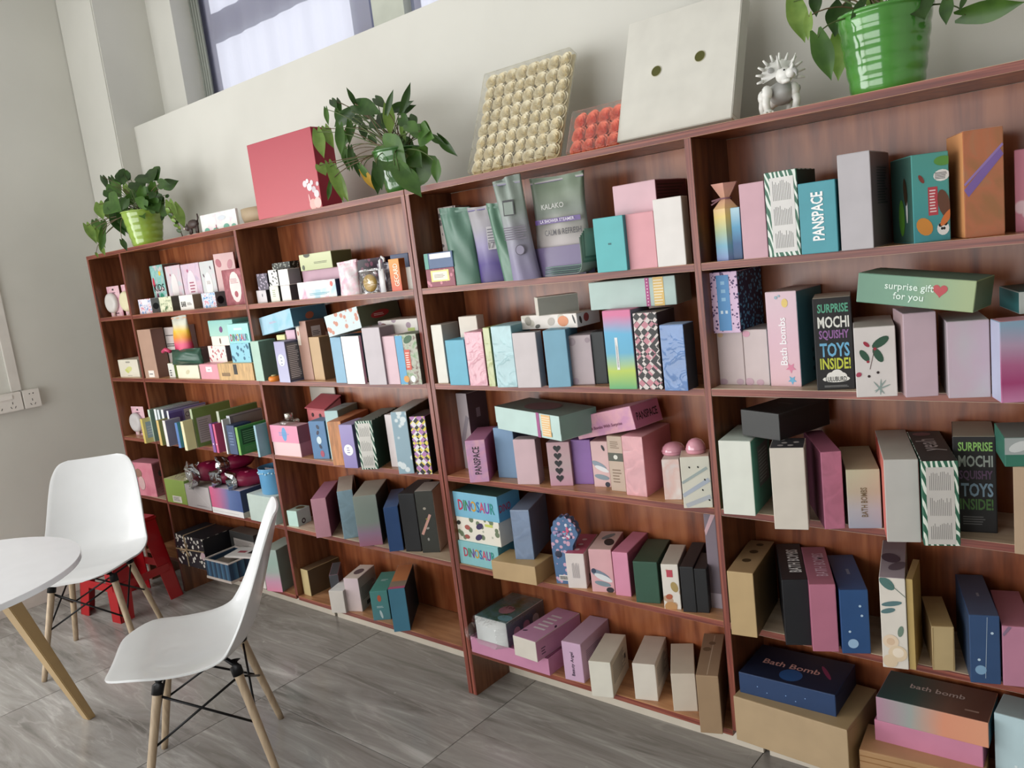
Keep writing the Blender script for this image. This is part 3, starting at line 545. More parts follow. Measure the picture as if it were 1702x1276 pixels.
pkw6|wrapped_carton|pink box in crinkled shiny wrap on the second shelf|Q:d893a4|8c5464|c08494||1.1574,0.1895,-0.0222,0.0717,0.12,0.1743,0.0756,0
gy6|wrapped_carton|very slim green-yellow box in shiny wrap|Q:a8b068|5c6440|90985c||1.1574,0.2761,-0.0264,0.0261,0.12,0.1871,0.0299,0
lb6|wrapped_carton|pale blue box in crinkled shiny wrap|Q:9cc8d0|54808c|88aeb8||1.1574,0.3215,-0.0384,0.072,0.12,0.1907,0.1664,0
wh6|white_carton|off-white box under the fruit print box|P:ccc2c4|7c7478|3c3a3c||1.1574,0.4023,-0.0364,0.0814,0.0357,0.1683,0.1484,0
bl6|blue_carton|plain sky blue box right of the off-white box|P:76b0cc|3c6880|5890a8||1.1574,0.5134,-0.0266,0.0698,0.12,0.17,0.3261,0
gp6|floral_carton|greyish pink box with faint flowers in the corners|P:bcaab0|241e22|a0949a|e:F,a08c94,.15,.88,.012,.012,0;e:F,a08c94,.85,.9,.008,.008,0;e:F,a890a0,.15,.08,.01,.01,0|1.1574,0.5712,0.0171,0.0703,0.12,0.1466,0.2184,0
bk6|black_carton|black box tucked behind the watercolour box|P:22282a|16181a|202426||1.1574,0.6383,0.037,0.0392,0.12,0.1531,0.2144,0
wat|watercolour_carton|box with pink, blue and yellow watercolour print and white text strip|G:5ab070,b8d048,58b0d8,58b4e0,e070a0|6a6a80|b06080|r:F,e8e8e8,.36,.25,.46,.66;l:F,404850,.38,.28,.44,.64,9|1.1574,0.7304,-0.0291,0.0857,0.12,0.2194,0.0924,0
dia|diamond_carton|black, white and pink diamond pattern box under the long mint box|K:2c2a2c,d8ccc8,2c2a2c,c87c8c:70|2a2228|4c4448||1.1574,0.8261,-0.0265,0.0688,0.12,0.2085,0.109,0
sat|blue_carton|satin blue box at the right end of the second shelf of the pouch bay|Q:4a7cc0|2c2c34|7c90b0||1.1574,0.9079,-0.0332,0.0675,0.062,0.1749,0.0332,0
mintl|mint_carton|long pale mint box with pink and orange bands lying on top of the row|P:b4cec8|6c7a74|88988f|r:F,b83c88,.665,0,.71,1;r:F,e8c068,.755,0,.87,1;l:F,f4e8c8,.76,.05,.865,.95,9;d:F,f0c8dc,.687,.05,.95,9|1.3768,0.6676,0.0108,0.2559,0.12,0.0773,0.1423,0
patw|fruit_carton|flat white box with orange fruit print lying on the row|V:e9e1da,c8c0b0:26|cfc8c0|b0a8a0|e:F,e08a5c,.76,.5,.02,.016,0;e:F,b8b0a8,.55,.5,.014,.012,.5;e:F,404040,.95,.6,.003,.014,.3;e:R,a84c4c,.4,.6,.014,.013,0;e:R,3c403c,.15,.5,.006,.012,.3;e:F,5c5c54,.3,.2,.01,.006,.3;e:F,9a9488,.13,.6,.012,.014,.3|1.3257,0.3811,0.041,0.2118,0.1197,0.0423,-0.0021,0
gws|cream_carton|small cream box with grey side on the flat fruit print box|P:dfd8cc|74746c|b0aca0||1.368,.435,.05,.055,.125,0.0547,-.75,0
silv|facet_carton|tall silver-grey box with faceted print and purple side in the third row|P:bcb0b4|3c3038|7c7074|p:F,98909a,.1,.25,.95,.7,.022;r:R,8c8090,.4,.66,.6,.78|0.8315,-0.0126,0.0949,0.0608,0.1021,0.2723,-0,0
pan1|lettered_carton|pink marbled box with black PANSPACE lettering up its front|N:d894b4,c890bc,e0a4b8:18|9c4c70|a8688c|t:F,PANSPACE,1e1420,.5,.52,.66,90|0.8315,0.1464,-0.0388,0.0663,0.1981,0.1431,0.5231,0
bl7|blue_carton|plain cornflower box between the pink PANSPACE box and the powder pink one|P:6f94ba|44607c|5c7c9c||0.8315,0.2035,0.0424,0.0744,0.12,0.1704,0.1668,0
pw7|pink_carton|powder pink box under the left end of the lidded mint box|P:d0aeb6|7c6a70|a89498||0.8315,0.3221,-0.0003,0.0755,0.0477,0.1481,0.2888,0
hrt|heart_carton|pink-grey box with column of black hearts|G:c890a8,bca0a4,c89ca4|74585c|a88890|h:F,16141a,.45,.86,.014;h:F,16141a,.45,.69,.014;h:F,16141a,.45,.52,.014;h:F,16141a,.45,.35,.014;h:F,16141a,.45,.18,.014|0.8315,0.4398,0.0204,0.0739,0.12,0.1402,0.3611,0
pur7|purple_carton|plain lilac purple box beside the heart box|P:9468b4|5a3c70|7c5898||0.8315,0.5028,0.0623,0.0641,0.12,0.1412,0.2676,0
fea7|feather_carton|pink box with grey feather print, in the row under the tilted PANSPACE box|P:e2b8b8|8c6c6c|c8a0a0|e:F,8c9cac,.4,.48,.026,.009,-.5;e:F,e4e4e8,.55,.4,.024,.007,-.4;e:F,8498a4,.5,.22,.024,.008,-.2;e:F,2c2c3c,.8,.06,.008,.008,0;e:F,2c2c34,.72,.86,.004,.01,.4|0.8315,0.5804,0.0585,0.0546,0.12,0.1429,0.2227,0
krf7|kraft_carton|narrow tan box with dark round emblem band|P:c8ac94|8c7460|a89078|r:F,54584c,0,.55,1,.7;C:F,dcdcd0,.5,.625,.007;l:F,8c7460,.2,.15,.8,.42,5;l:F,8c7460,.2,.78,.8,.92,4|0.8315,0.6522,0.0433,0.0507,0.12,0.168,0.0308,0
pkl7|wrapped_carton|large salmon pink box in clear wrap next to the tan emblem box|Q:df9ca4|a05c64|c88c94||0.8315,0.7196,0.0202,0.0672,0.1744,0.1774,0.0422,0
bb1|pale_carton|white and peach box under the left pink dome|N:e4dcd8,e0b8b0,d8d0d0:14|a89890|c8b8b0||0.8315,0.846,0.0188,0.0478,0.1121,0.1166,0.3696,0
bb2|painted_carton|cream box with grey-blue brush strokes under the right pink dome|P:e0dccc|94a09c|c0a898|p:F,b4bccc,-.0,.25,.95,.55,.012;p:F,a8b4b4,.0,.5,.9,.78,.008;p:F,bcc0c8,.1,.05,.95,.22,.012;e:F,1c1c1c,.3,.8,.002,.003,.5;e:F,1c1c1c,.6,.8,.002,.003,.5;e:F,1c1c1c,.7,.35,.002,.003,.5;e:F,1c1c1c,.9,.15,.002,.003,.5;e:F,1c1c1c,.8,.55,.002,.003,.5|0.8315,0.9302,-0.0271,0.0763,0.0721,0.1423,0.4332,0
mintlid|mailer_box|wide pale mint box with pink band and dark lid top on the third row|P:b6d2cc|5c7870|55635c|r:F,a04c84,.665,0,.71,1;r:F,e8b878,.74,.1,.87,.95;l:F,e8d8b8,.745,.15,.865,.9,8;e:T,6c4c54,.5,.5,.075,.05,0|1.002,0.2306,0.0384,0.34,0.14,0.0745,-0.2693,0
pan2|lettered_carton|tilted pink box with PANSPACE on its end lying on the third row|N:d490b0,dc9cac,c888b0:16|a05878|b87c94|t:F,Kids Bath Bombs With Surprise,7c3c5c,.45,.35,.72,0;t:R,PANSPACE,1e1420,.5,.5,.75,0|0.9744,0.5317,0.0696,0.2354,0.1285,0.0685,-0.1299,-0.2215
din3|dinosaur_carton|aqua DINOSAUR box at the bottom of the stack|P:84c4cc|3c7480|64a0a8|t:F,DINOSAUR,c03058,.52,.55,.78,0;|0.5077,-0.0001,0.0093,0.1859,0.1182,0.0849,0.0035,0
patm|fruit_carton|white box with small fruit print between the two DINOSAUR boxes|V:ebe3d4,6c7c5c:34|c4bcac|b0a898|e:F,3c2c5c,.55,.72,.018,.01,.5;e:F,3c2c5c,.5,.25,.018,.01,.5;e:F,b05c50,.25,.6,.013,.009,0;e:F,a85448,.22,.2,.012,.008,0;r:F,c8d060,.68,.75,.86,.86;e:F,2c2c28,.05,.75,.01,.008,.4|0.5926,0.0013,0.0156,0.197,0.0655,0.0874,0.0051,0
dint|dinosaur_carton|sky blue DINOSAUR box at the top of the stack|P:72b8d8|4484a8|34504c|t:F,DINOSAUR,b83058,.52,.5,.8,0;t:R,DINO,c03058,.3,.5,.5,0|0.68,-0.0039,0.0153,0.2093,0.1162,0.0912,-0,0
krf8|kraft_box|low flat tan kraft box jutting over the shelf edge under the wrapped blue box|P:c39c64|94703f|a8854e||0.5077,0.2022,-0.0453,0.1752,0.109,0.063,0.0826,0
blw8|wrapped_carton|slate blue box in shiny wrap standing on the flat kraft box|Q:7088ac|46546c|66728a||0.5707,0.2759,-0.0042,0.0649,0.185,0.1698,0.3523,0
wpt|white_carton|white box with rose dotted top beside the flower-shaped bag|P:e0d4d0|a89c90|a84c64|c:T,e8c8d0,.5,.2,.008;c:T,e8c8d0,.5,.45,.008;c:T,e8c8d0,.5,.7,.008;l:F,b0a8ac,.3,.3,.7,.75,9;r:R,2c2c2c,.2,.1,.45,.3|0.5077,0.4815,-0.001,0.0604,0.1715,0.1147,0.3268,0
fea8|feather_carton|pink feather print box in the row with the dark green box|P:e0a6ae|906870|bc9c98|e:F,78889c,.45,.4,.034,.012,-.5;e:F,dce0e4,.55,.34,.03,.009,-.4;e:F,7c909c,.5,.2,.026,.008,-.2;e:F,24202c,.8,.06,.012,.009,0;e:F,34405c,.15,.5,.008,.008,0;e:T,1c1c24,.7,.4,.016,.03,.3;e:T,7c8488,.5,.7,.012,.03,-.5|0.5077,0.5663,0.0082,0.0719,0.1562,0.138,0.318,0
pk8|pink_carton|plain bubblegum pink box left of the dark green box|P:dc88a8|904860|bc6c88||0.5077,0.6463,0.0174,0.05,0.1749,0.139,0.176,0
grn8|green_carton|plain dark green box on the fourth row|P:2c5642|142c20|24402f||0.5077,0.7283,0.0015,0.0715,0.1826,0.1277,0.2949,0
wp8|fruit_carton|slim white box with fruit print and red square mark beside the dark green box|V:e4dcd2,c8a080:34|8c847c|a8a094|r:F,c84858,.3,.72,.66,.88;e:F,b09458,.7,.5,.01,.016,.3;e:F,b85c3c,.35,.28,.01,.008,.3;e:F,c89058,.4,.05,.018,.016,0|0.5077,0.8234,-0.0008,0.0484,0.1531,0.1356,0.3319,0
bk8|black_carton|plain black box, left of the two black boxes|P:14161a|0c0c10|1c1c20||0.5077,0.8806,0.0049,0.0381,0.1888,0.1356,0.2914,0
bk9|black_carton|plain black box, right of the two black boxes|P:14151a|0c0c10|1e1c20||0.5077,0.9179,0.018,0.0337,0.1182,0.1306,0.3041,0
grey8|facet_carton|tall thin mauve-grey faceted box leaning at the divider end|P:7a6c78|5a4c58|a89098|p:F,c8a0a8,-.3,.8,1,1.08,.03;r:F,b0a4b0,0,0,1,.16|0.5077,0.9366,0.0641,0.0336,0.12,0.2782,0.1386,0
grn9|bagged_carton|white-ended box with green and pink top in a clear plastic bag|P:d4d8d8|2c4c58|N:3c6c48,5c8c94,4c7c68:14|e:T,c88ca0,.55,.4,.03,.03,0;e:T,7cb8c8,.8,.15,.03,.02,0;c:R,d8a8bc,.25,.4,.018;c:R,d090a8,.5,.42,.018;c:R,c8c8c8,.75,.45,.018;t:T,Tea,5c2c44,.55,.5,.3,0|0.2404,0.0539,-0.0111,0.1444,0.2098,0.0885,-0,0
pks9|lettered_carton|white-ended box with pink lettered top resting across the tray|P:d8d0c4|9c6884|b07ca0|l:T,e4dce4,.25,.3,.75,.8,5;e:T,2c1c3c,.9,.5,.004,.01,.5;e:T,2c1c3c,.15,.2,.01,.004,.5;l:R,5c3c54,.1,.2,.2,.6,3|0.2404,0.2499,-0.0385,0.1001,0.2382,0.0711,-0.0418,0
lv9|lavender_carton|lavender pink box with handwritten script up its front|P:cca4c4|9c7c94|ac8ca4|t:F,Beauty Angel,3c2c44,.5,.45,.62,90;l:R,7c647c,.15,.45,.8,.75,7|0.1813,0.4251,-0.0013,0.071,0.1943,0.1332,0.1009,0
wa9|white_carton|plain white box with text side, leftmost of three on the bottom shelf|P:dcd8ca|a8a090|b8b2a4|l:R,7c7870,.1,.3,.85,.85,10;r:R,1c1c1c,.78,.45,.86,.6|0.1813,0.5582,-0.0425,0.0701,0.1849,0.1172,0.2979,0
wb9|white_carton|plain white box with text side, middle of three on the bottom shelf|P:dad2c6|a89e94|b0a498|l:R,7c7470,.1,.3,.85,.85,10|0.1813,0.6861,0.0059,0.07,0.1788,0.1186,0.3207,0
wc9|white_carton|plain white box, rightmost of three on the bottom shelf|P:d8cab8|a09484|b0a494||0.1813,0.8189,0.0045,0.0695,0.1827,0.1189,0.4966,0
kr9|kraft_box|tall tan kraft box with clear taped top at the shelf end by the divider|P:a8825a|684c34|86684c|p:T,c8b49c,.5,.02,.56,.95,.002;C:T,6c543c,.3,.6,.012;C:T,6c543c,.5,.75,.01|0.1813,0.9338,-0.0519,0.0608,0.2455,0.1744,0.3727,0
sky|blue_carton|slim box with blue sea picture beside the cracker-shaped box|G:2c4c7c,2c5c94,4c9cc8,a8d0e0|2c3c54|7cb0c8||1.4815,1.099,0.0305,0.024,0.12,0.1266,-0.0038,0
pk10|pink_carton|plain dusty pink box on the top shelf of the rightmost bay|P:cf9eac|7c5864|b08c94||1.4815,1.1384,0.0008,0.0626,0.12,0.1782,-0.0149,0
lf10|leaf_carton|green leaf print box with white text label beside the PANSPACE turquoise box|U:2a6a50,e0e8e0:40|16302a|2c4c40|r:F,dad6d4,.16,.05,.9,.93;l:F,6c6c6c,.24,.66,.82,.9,12;l:F,6c6c6c,.24,.37,.82,.6,12;l:F,6c6c6c,.24,.1,.82,.31,12|1.4815,1.2131,-0.0246,0.0757,0.12,0.1934,0.001,0
pan10|lettered_carton|turquoise box with white PANSPACE lettering up its front|P:3c9cac|1c5c68|2c7c88|t:F,PANSPACE,f0f0f0,.5,.52,.68,90,b|1.4815,1.2925,-0.0307,0.082,0.1198,0.1574,0.004,0
wh10|grey_carton|tall pale grey box with barcode lines on its dark side|P:b8b2b8|5a4e52|a09a9c|l:R,26222a,.3,.45,.85,.85,14|1.4815,1.3798,-0.0264,0.0673,0.1715,0.2064,0.0498,0
jun|jungle_carton|teal jungle animal box with zebra, giraffe and panda print|G:3c98a4,48a8a8,50a8a0|2c4c44|3c6c68|r:F,c84450,.42,.3,.68,.62;l:F,f4dce0,.46,.33,.64,.6,8;e:F,ececec,.8,.74,.016,.012,.1;l:F,202020,.62,.7,.98,.78,5;e:F,e09038,.3,.18,.015,.02,.5;e:F,ececec,.8,.14,.012,.014,0;e:F,18181c,.73,.18,.004,.004,0;e:F,18181c,.87,.19,.004,.004,0;e:F,18181c,.77,.14,.0025,.003,0;e:F,18181c,.83,.14,.0025,.003,0;e:F,5c9c40,.85,.9,.018,.01,0;e:F,8c3c34,.25,.72,.004,.01,.5;e:F,6c4434,.85,.42,.012,.03,.2;e:F,e07838,.9,.26,.007,.02,-.6;e:L,5c9c30,.5,.3,.02,.04,0;e:L,e0e0e0,.75,.4,.006,.03,0;e:L,3c2c1c,.7,.6,.012,.03,.2|1.4815,1.5215,0.0028,0.0724,0.1509,0.1835,0.5306,0
orm|marbled_carton|orange and purple marbled box in shiny wrap, tallest on the top shelf|M:a86838,c46a40,a87850:5|c07848|b08878|p:F,8464b0,0,.42,1,.78,.022;p:F,9c7cc0,0,.5,1,.84,.006|1.4815,1.6141,0.0258,0.0728,0.1468,0.2165,0.4104,0
rose|rose_carton|pink rose print box cut by the right edge of the picture|V:d87a94,f0c8d4:22|6c3c4c|b87890||1.4815,1.6919,0.1033,0.0687,0.0859,0.1665,0.1067,0
leo|spotted_carton|purple and white spotted box with blue panel on two pink boxes|V:dcb8dc,4c2c6c:125|243c6c|3c2c5c|r:F,4c94d4,.3,.04,.72,.95;r:F,d0e4f4,.38,.32,.46,.37;r:F,d0e4f4,.54,.32,.62,.37;l:F,8cc4ec,.44,.5,.6,.9,3;V:R,2c2c54,6cb0dc:90|1.296,1.0165,0.0431,0.0808,0.1488,0.1567,-0,0
pa11|pink_carton|off-white pink box with faint flowers, left one under the spotted box|P:cdbabb|8c7c7c|b0a0a0|e:F,d8b088,.15,.95,.008,.006,0;e:F,b898a8,.15,.06,.012,.008,0;e:F,b898a8,.8,.06,.01,.008,0|1.1574,1.0235,0.0565,0.0705,0.119,0.1386,-0,0
pb11|pink_carton|off-white pink box with pink corner flowers, beside the left one under the spotted box|P:d2bfc0|8c7c7c|b0a0a0|e:F,d898b0,.15,.93,.01,.008,0;e:F,c8a0b0,.15,.06,.012,.01,0;e:F,c8a0b0,.6,.05,.01,.008,0|1.1574,1.0953,0.0571,0.0641,0.1195,0.1429,-0,0
bb11|lettered_carton|tall pink box with white Bath bombs script and starfish|G:dcb0b8,dcb0c0,d8b8c4|3c6c78|a89c98|t:F,Bath bombs,f4f0f4,.5,.48,.5,90;s:F,5ca8d0,.72,.07,.012;s:F,d87898,.7,.2,.014;e:F,e0c060,.62,.88,.008,.011,0;c:F,8ca8b8,.35,.94,.004;c:F,8ca8b8,.45,.955,.003;l:R,1c2c3c,.5,.1,.55,.4,3|1.1574,1.1656,0.0469,0.0793,0.15,0.2363,-0.053,0
moc|lettered_carton|black SURPRISE MOCHI SQUISHY TOYS INSIDE box with cloud logo, complete front|P:1f1c20|141216|a49c90|t:F,SURPRISE,5cb090,.52,.89,.8,0,b;t:F,MOCHI,e8e8e0,.52,.74,.82,0;t:F,SQUISHY,9c68a8,.52,.6,.78,0;t:F,TOYS,6cb4dc,.52,.44,.78,0;t:F,INSIDE!,c8d040,.52,.29,.8,0;e:F,eceae4,.52,.12,.03,.008,0;c:F,eceae4,.4,.145,.011;c:F,eceae4,.55,.16,.014;c:F,eceae4,.68,.14,.011;t:F,LULUBURD,1c1c1c,.52,.12,.55,0;l:F,8c8c8c,.2,.03,.85,.055,2|1.1574,1.2968,0.0039,0.083,0.1283,0.2175,0.3012,0
hol|holly_carton|white box with green holly leaves and red berries|P:dcd4d2|8c8480|a8a49e|e:F,2c5440,.64,.78,.02,.009,.6;e:F,2c5440,.57,.6,.018,.008,-1.1;e:F,2c5440,.24,.6,.015,.007,-1.0;p:F,5c3c3c,.36,.4,.5,.7,.0012;e:F,a82840,.3,.76,.008,.004,-.8;e:F,a02438,.5,.69,.0035,.0035,0;e:F,a02438,.32,.51,.003,.003,0;e:F,301c20,.55,.35,.003,.003,0;e:F,301c20,.33,.3,.003,.003,0;e:F,8ca09c,.6,.15,.018,.0015,.9;e:F,8ca09c,.6,.14,.018,.0015,1.5;e:F,8ca09c,.56,.13,.018,.0015,2.2;e:F,8ca09c,.64,.13,.018,.0015,.4;e:F,b03c58,.08,.33,.006,.005,.6|1.1574,1.4073,-0.0622,0.0828,0.2018,0.1555,0.3044,0
pk11|pink_carton|plain mauve pink box right of the holly box|P:cdb0be|90787c|b49ca4||1.1574,1.5069,-0.0526,0.0635,0.1272,0.1812,0.4134,0
wh11|grey_carton|pale grey box with faint pink blush, right of the mauve pink one|N:c4bec6,c8b0c0,c0bec4:6|7c7478|aca6a6||1.1574,1.5895,-0.0514,0.0771,0.1763,0.1607,0.3055,0
cld|cloud_carton|blue and magenta cloud print box at the right edge of the second row|G:d080b0,b03c78,b86090,b898b8,88a8c4|8c90a8|b47c88||1.1574,1.6904,-0.0841,0.0761,0.0601,0.1619,0.4396,0
gift|gift_carton|long green box printed surprise gift for you with red heart, lying on the row|H:5c8c74,6c9c80,98ac78|4c5c44|4c6456|t:F,surprise gift,d4e8dc,.46,.62,.42,0;t:F,for you,d4e8dc,.46,.3,.26,0;h:F,b83038,.72,.62,.016|1.3386,1.4146,-0.057,0.2324,0.12,0.0634,-0.0921,0.136
dkt|teal_carton|dark teal and white box lying at the right edge above the cloud box|P:c8d0cc|2c6c70|2c5c5c||1.3193,1.7077,0.0239,0.0615,0.1613,0.0449,0.3785,0
mw12|mint_carton|white-fronted box with mint side and label on the third row, under the black box|P:d8dcd2|3c7c6c|b0bcb4|r:R,6c8484,.3,.3,.85,.85;l:R,b0c4c0,.35,.35,.8,.8,10|0.8315,1.0479,-0.0312,0.0823,0.1741,0.1967,0.1394,0
cr12|cream_carton|cream box with dark round-dotted top under the black box|P:d6ccc0|9c9488|2c2a2e|c:T,a8a0a0,.3,.25,.007;c:T,a8a0a0,.6,.25,.007;c:T,a8a0a0,.4,.5,.007;c:T,a8a0a0,.75,.55,.007;c:T,a8a0a0,.3,.8,.007|0.8315,1.2082,-0.0893,0.0775,0.092,0.203,0.3014,0
bk12|black_carton|low matt black box lying on the mint and cream boxes|P:3a3a3a|121214|0e0e10|l:T,3c3c40,.3,.5,.7,.6,1|1.0345,1.0945,0.0133,0.1188,0.1951,0.0674,-0.2979,0
pk12|wrapped_carton|hot pink box in shiny wrap right of the cream box|Q:c46c8c|5c2c40|8c4c64||0.8315,1.3149,-0.0503,0.0459,0.2135,0.1893,0.5312,0
bp12|lettered_carton|pastel rainbow box printed BATH BOMBS up its front|G:a4a8bc,b4b4bc,c0b49c,c4c0a0|8c8070|9c9478|t:F,BATH BOMBS,7c6c50,.5,.45,.5,90|0.8315,1.362,-0.0247,0.0724,0.2107,0.1432,0.3934,0
wh12|white_carton|tall plain pale grey-white box jutting out, left of the leaf label box|P:c0bcb8|a85048|a09c94|e:L,c84c40,.3,.7,.05,.07,0|0.8315,1.4615,-0.0769,0.0686,0.2688,0.1897,0.3431,0
lf12|leaf_carton|leaf print box with white text label and dark lettered top, third row|U:2c6a50,e0e8dc:38|1c4c3c|2c2c2c|r:F,c8c2be,.12,.02,.88,.93;l:F,807c7a,.2,.66,.8,.88,12;l:F,807c7a,.2,.36,.8,.58,12;l:F,807c7a,.2,.08,.8,.28,12;e:T,7c4c54,.4,.88,.02,.016,0;t:T,yeah,b0a8a8,.5,.5,.4,90|0.8315,1.5358,-0.0704,0.0705,0.2614,0.1904,0.3537,0
mo12|lettered_carton|black SURPRISE MOCHI box set behind the leaf label box, third row|P:1c1a1e|141216|9c9484|t:F,SURPRISE,8cc060,.53,.9,.8,0,b;t:F,MOCHI,a8b4ac,.53,.75,.8,0;t:F,SQUISHY,6c4c70,.53,.6,.78,0;t:F,TOYS,84a4bc,.55,.45,.75,0;t:F,INSIDE!,4c7c3c,.53,.3,.78,0;l:F,6c6c6c,.2,.08,.8,.18,4|0.8315,1.574,0.0384,0.0822,0.1447,0.2195,0.2138,0
kr12|kraft_box|tan kraft box at the right edge of the third row under the clear-lidded one|P:b08c68|7c6044|98785a||0.8315,1.702,-0.0495,0.0573,0.12,0.1866,-0.009,0
te12|window_carton|teal box with clear lid on the kraft box at the right edge|P:2c7460|24584c|6c7470|r:F,9ca4a4,0,.42,1,1;e:F,c8cccc,.4,.7,.02,.01,.4;e:F,c8cccc,.7,.8,.02,.006,.1|1.0181,1.6893,-0.0548,0.0652,0.1311,0.0606,0.3026,0
kr13|kraft_box|tan kraft box with dark round stains on top, fourth row by the divider|P:c09a60|5c4424|8c6c44|C:T,4c3a24,.45,.35,.012;C:T,4c3a24,.5,.62,.012;C:T,4c3a24,.55,.85,.01|0.5077,1.0556,-0.0571,0.0675,0.2298,0.1772,0.157,0
bk13|lettered_carton|black box with BATH BOMBS on its top|P:15181e|0c0c10|221c20|t:T,BATH BOMBS,dcdcdc,.6,.5,.62,90,b|0.5077,1.1988,-0.0494,0.0622,0.2432,0.1749,0.4404,0
pk13|lettered_carton|pink box with pale BATH BOMBS on its top|P:bc6c88|7c3c54|98586c|t:T,BATH BOMBS,d8b0c4,.6,.5,.6,90|0.5077,1.2675,-0.0502,0.0604,0.2451,0.1757,0.4317,0
bl13|planet_carton|royal blue box with small planets, left of the flower print box|P:24508c|142c54|2c4470|c:F,9cc0e4,.4,.16,.012;c:F,b8d4ec,.7,.75,.003;c:F,b8d4ec,.75,.6,.003;c:F,b8d4ec,.3,.35,.003;l:T,7c8ca8,.5,.35,.62,.7,1|0.5077,1.3319,-0.0288,0.0644,0.2208,0.1645,0.4541,0
fl13|flower_carton|tall white box with painted roses and green leaves|P:dcd4ca|8c8474|948690|e:F,4c7470,.3,.94,.02,.011,-.8;e:F,54787c,.45,.72,.022,.006,.2;e:F,54787c,.3,.64,.016,.006,.3;p:F,4c6c60,.35,.95,1,.8,.0016;e:F,6c8474,.75,.42,.006,.014,-.2;c:F,e4ccb0,.35,.3,.017;c:F,d8b898,.35,.3,.009;c:F,e0c8a8,.6,.17,.02;c:F,ecdcc8,.62,.18,.012;c:F,dcc4a4,.3,.08,.016;e:T,5c4c5c,.4,.5,.02,.03,.3;e:T,6c5c68,.7,.3,.016,.03,-.5|0.5077,1.4311,-0.0489,0.0543,0.2364,0.2235,0.2359,0
ye13|mustard_carton|slim mustard yellow box against the rose print box|P:c09a48|8c6c2c|94703c||0.5077,1.4841,-0.0312,0.014,0.12,0.2222,0.1148,0
ks13|kraft_carton|small yellowish kraft box standing alone in the fourth row|P:c4a468|7c6038|a4844c|p:F,8c6c3c,.03,.02,.06,.98,.001;p:F,8c6c3c,.93,.02,.97,.98,.001|0.5077,1.5296,-0.0128,0.0459,0.1624,0.1073,0.3635,0
nv13|planet_carton|navy blue box with white thread-like print and planet, right of the small kraft box|P:2c4c7c|24344c|3c4660|p:F,b8ccdc,.6,.98,.5,.08,.0008;c:F,7ca4c8,.35,.2,.011;c:F,b8d0e4,.75,.75,.003;c:F,b8d0e4,.3,.35,.003;l:T,8c90a0,.5,.4,.6,.6,1|0.5077,1.61,-0.0304,0.0584,0.2205,0.1605,0.3212,0
pl13|pink_carton|pink box at the right edge of the fourth row|P:c07c98|7c4860|9c6070|p:F,8c708c,0,.85,.25,1.0,.008|0.5077,1.67,-0.0127,0.0589,0.1866,0.1396,0.292,0
kr14|kraft_carton|large tan cardboard box on the bottom shelf under the navy Bath Bomb box|P:b59468|84683f|93764c||0.1813,1.0326,-0.0326,0.3046,0.2163,0.1301,-0.0385,0
nv14|lettered_carton|navy box with Bath Bomb title and planets lying on the big cardboard box|P:1c3a68|101c38|0f1830|t:T,Bath Bomb,d89c94,.45,.5,.6,0;C:T,24508c,.5,.25,.03;e:T,8c2c58,.8,.55,.006,.035,.6;c:F,8cb0dc,.3,.3,.0015;c:F,8cb0dc,.5,.4,.0015;c:F,8cb0dc,.6,.25,.0015;c:F,8cb0dc,.7,.5,.0015;c:F,8cb0dc,.2,.5,.0015|0.3114,1.0409,-0.0066,0.2562,0.1704,0.0602,0.0203,0
wd14|kraft_carton|orange-tan ribbed cardboard box under the pink and teal boxes|P:b8844c|8c6034|a8784a|p:F,946434,0,.8,1,.8,.002;p:F,946434,0,.6,1,.6,.002|0.1813,1.3568,-0.0246,0.2718,0.12,0.0734,0.1138,0
pl14|pink_carton|low plain pink box under the teal and coral bath bomb box|P:cc7c9c|7c4860|a86484||0.2547,1.3783,0.0341,0.2379,0.12,0.0559,0.0347,0
pt14|lettered_carton|low box fading teal to coral with bath bomb on its lid|H:b08098,98a09c,dc8c6c,e09470|244c5c|H:2c4c50,3c5c58,7c5a4c,6c4438|t:T,bath bomb,d8c8c0,.5,.6,.5,0;l:T,b09080,.78,.2,.92,.3,1|0.3107,1.3845,0.0343,0.2444,0.142,0.0638,0.0243,0
lb14|blue_carton|pale blue box at the right end of the bottom shelf|P:b4d0d8|6c8c90|98acae|l:F,d4e4e8,.6,.25,.7,.45,3|0.1813,1.636,0.0669,0.0661,0.0939,0.2077,-0.0452,0
redbox|gift_box|large red gift box with silver-pink blossom print on top of the bookcase|G:c4404c,bc3444,b42a3e|8c1630|8c1630|c:F,d8ccd0,.8,.33,.012;c:F,e0d4d8,.86,.28,.014;c:F,c8b8c0,.92,.24,.012;c:F,e4d8dc,.84,.36,.008;c:F,d8ccd0,.9,.33,.009;c:F,dcd0d4,.95,.18,.014;c:F,f0a8a0,.88,.06,.02;c:F,f4b8b0,.95,.07,.02;e:F,e8a8a8,.84,.13,.004,.02,.1;c:F,d0c4c8,.98,.3,.008|1.8097,-0.8637,-0.0055,0.3916,0.0984,0.2873,0.0403,0
'''
TRAY=[0.1813, 0.0152, -0.0051, 0.3525, 0.0661, 0.0591, 0.0363, 0.0001]
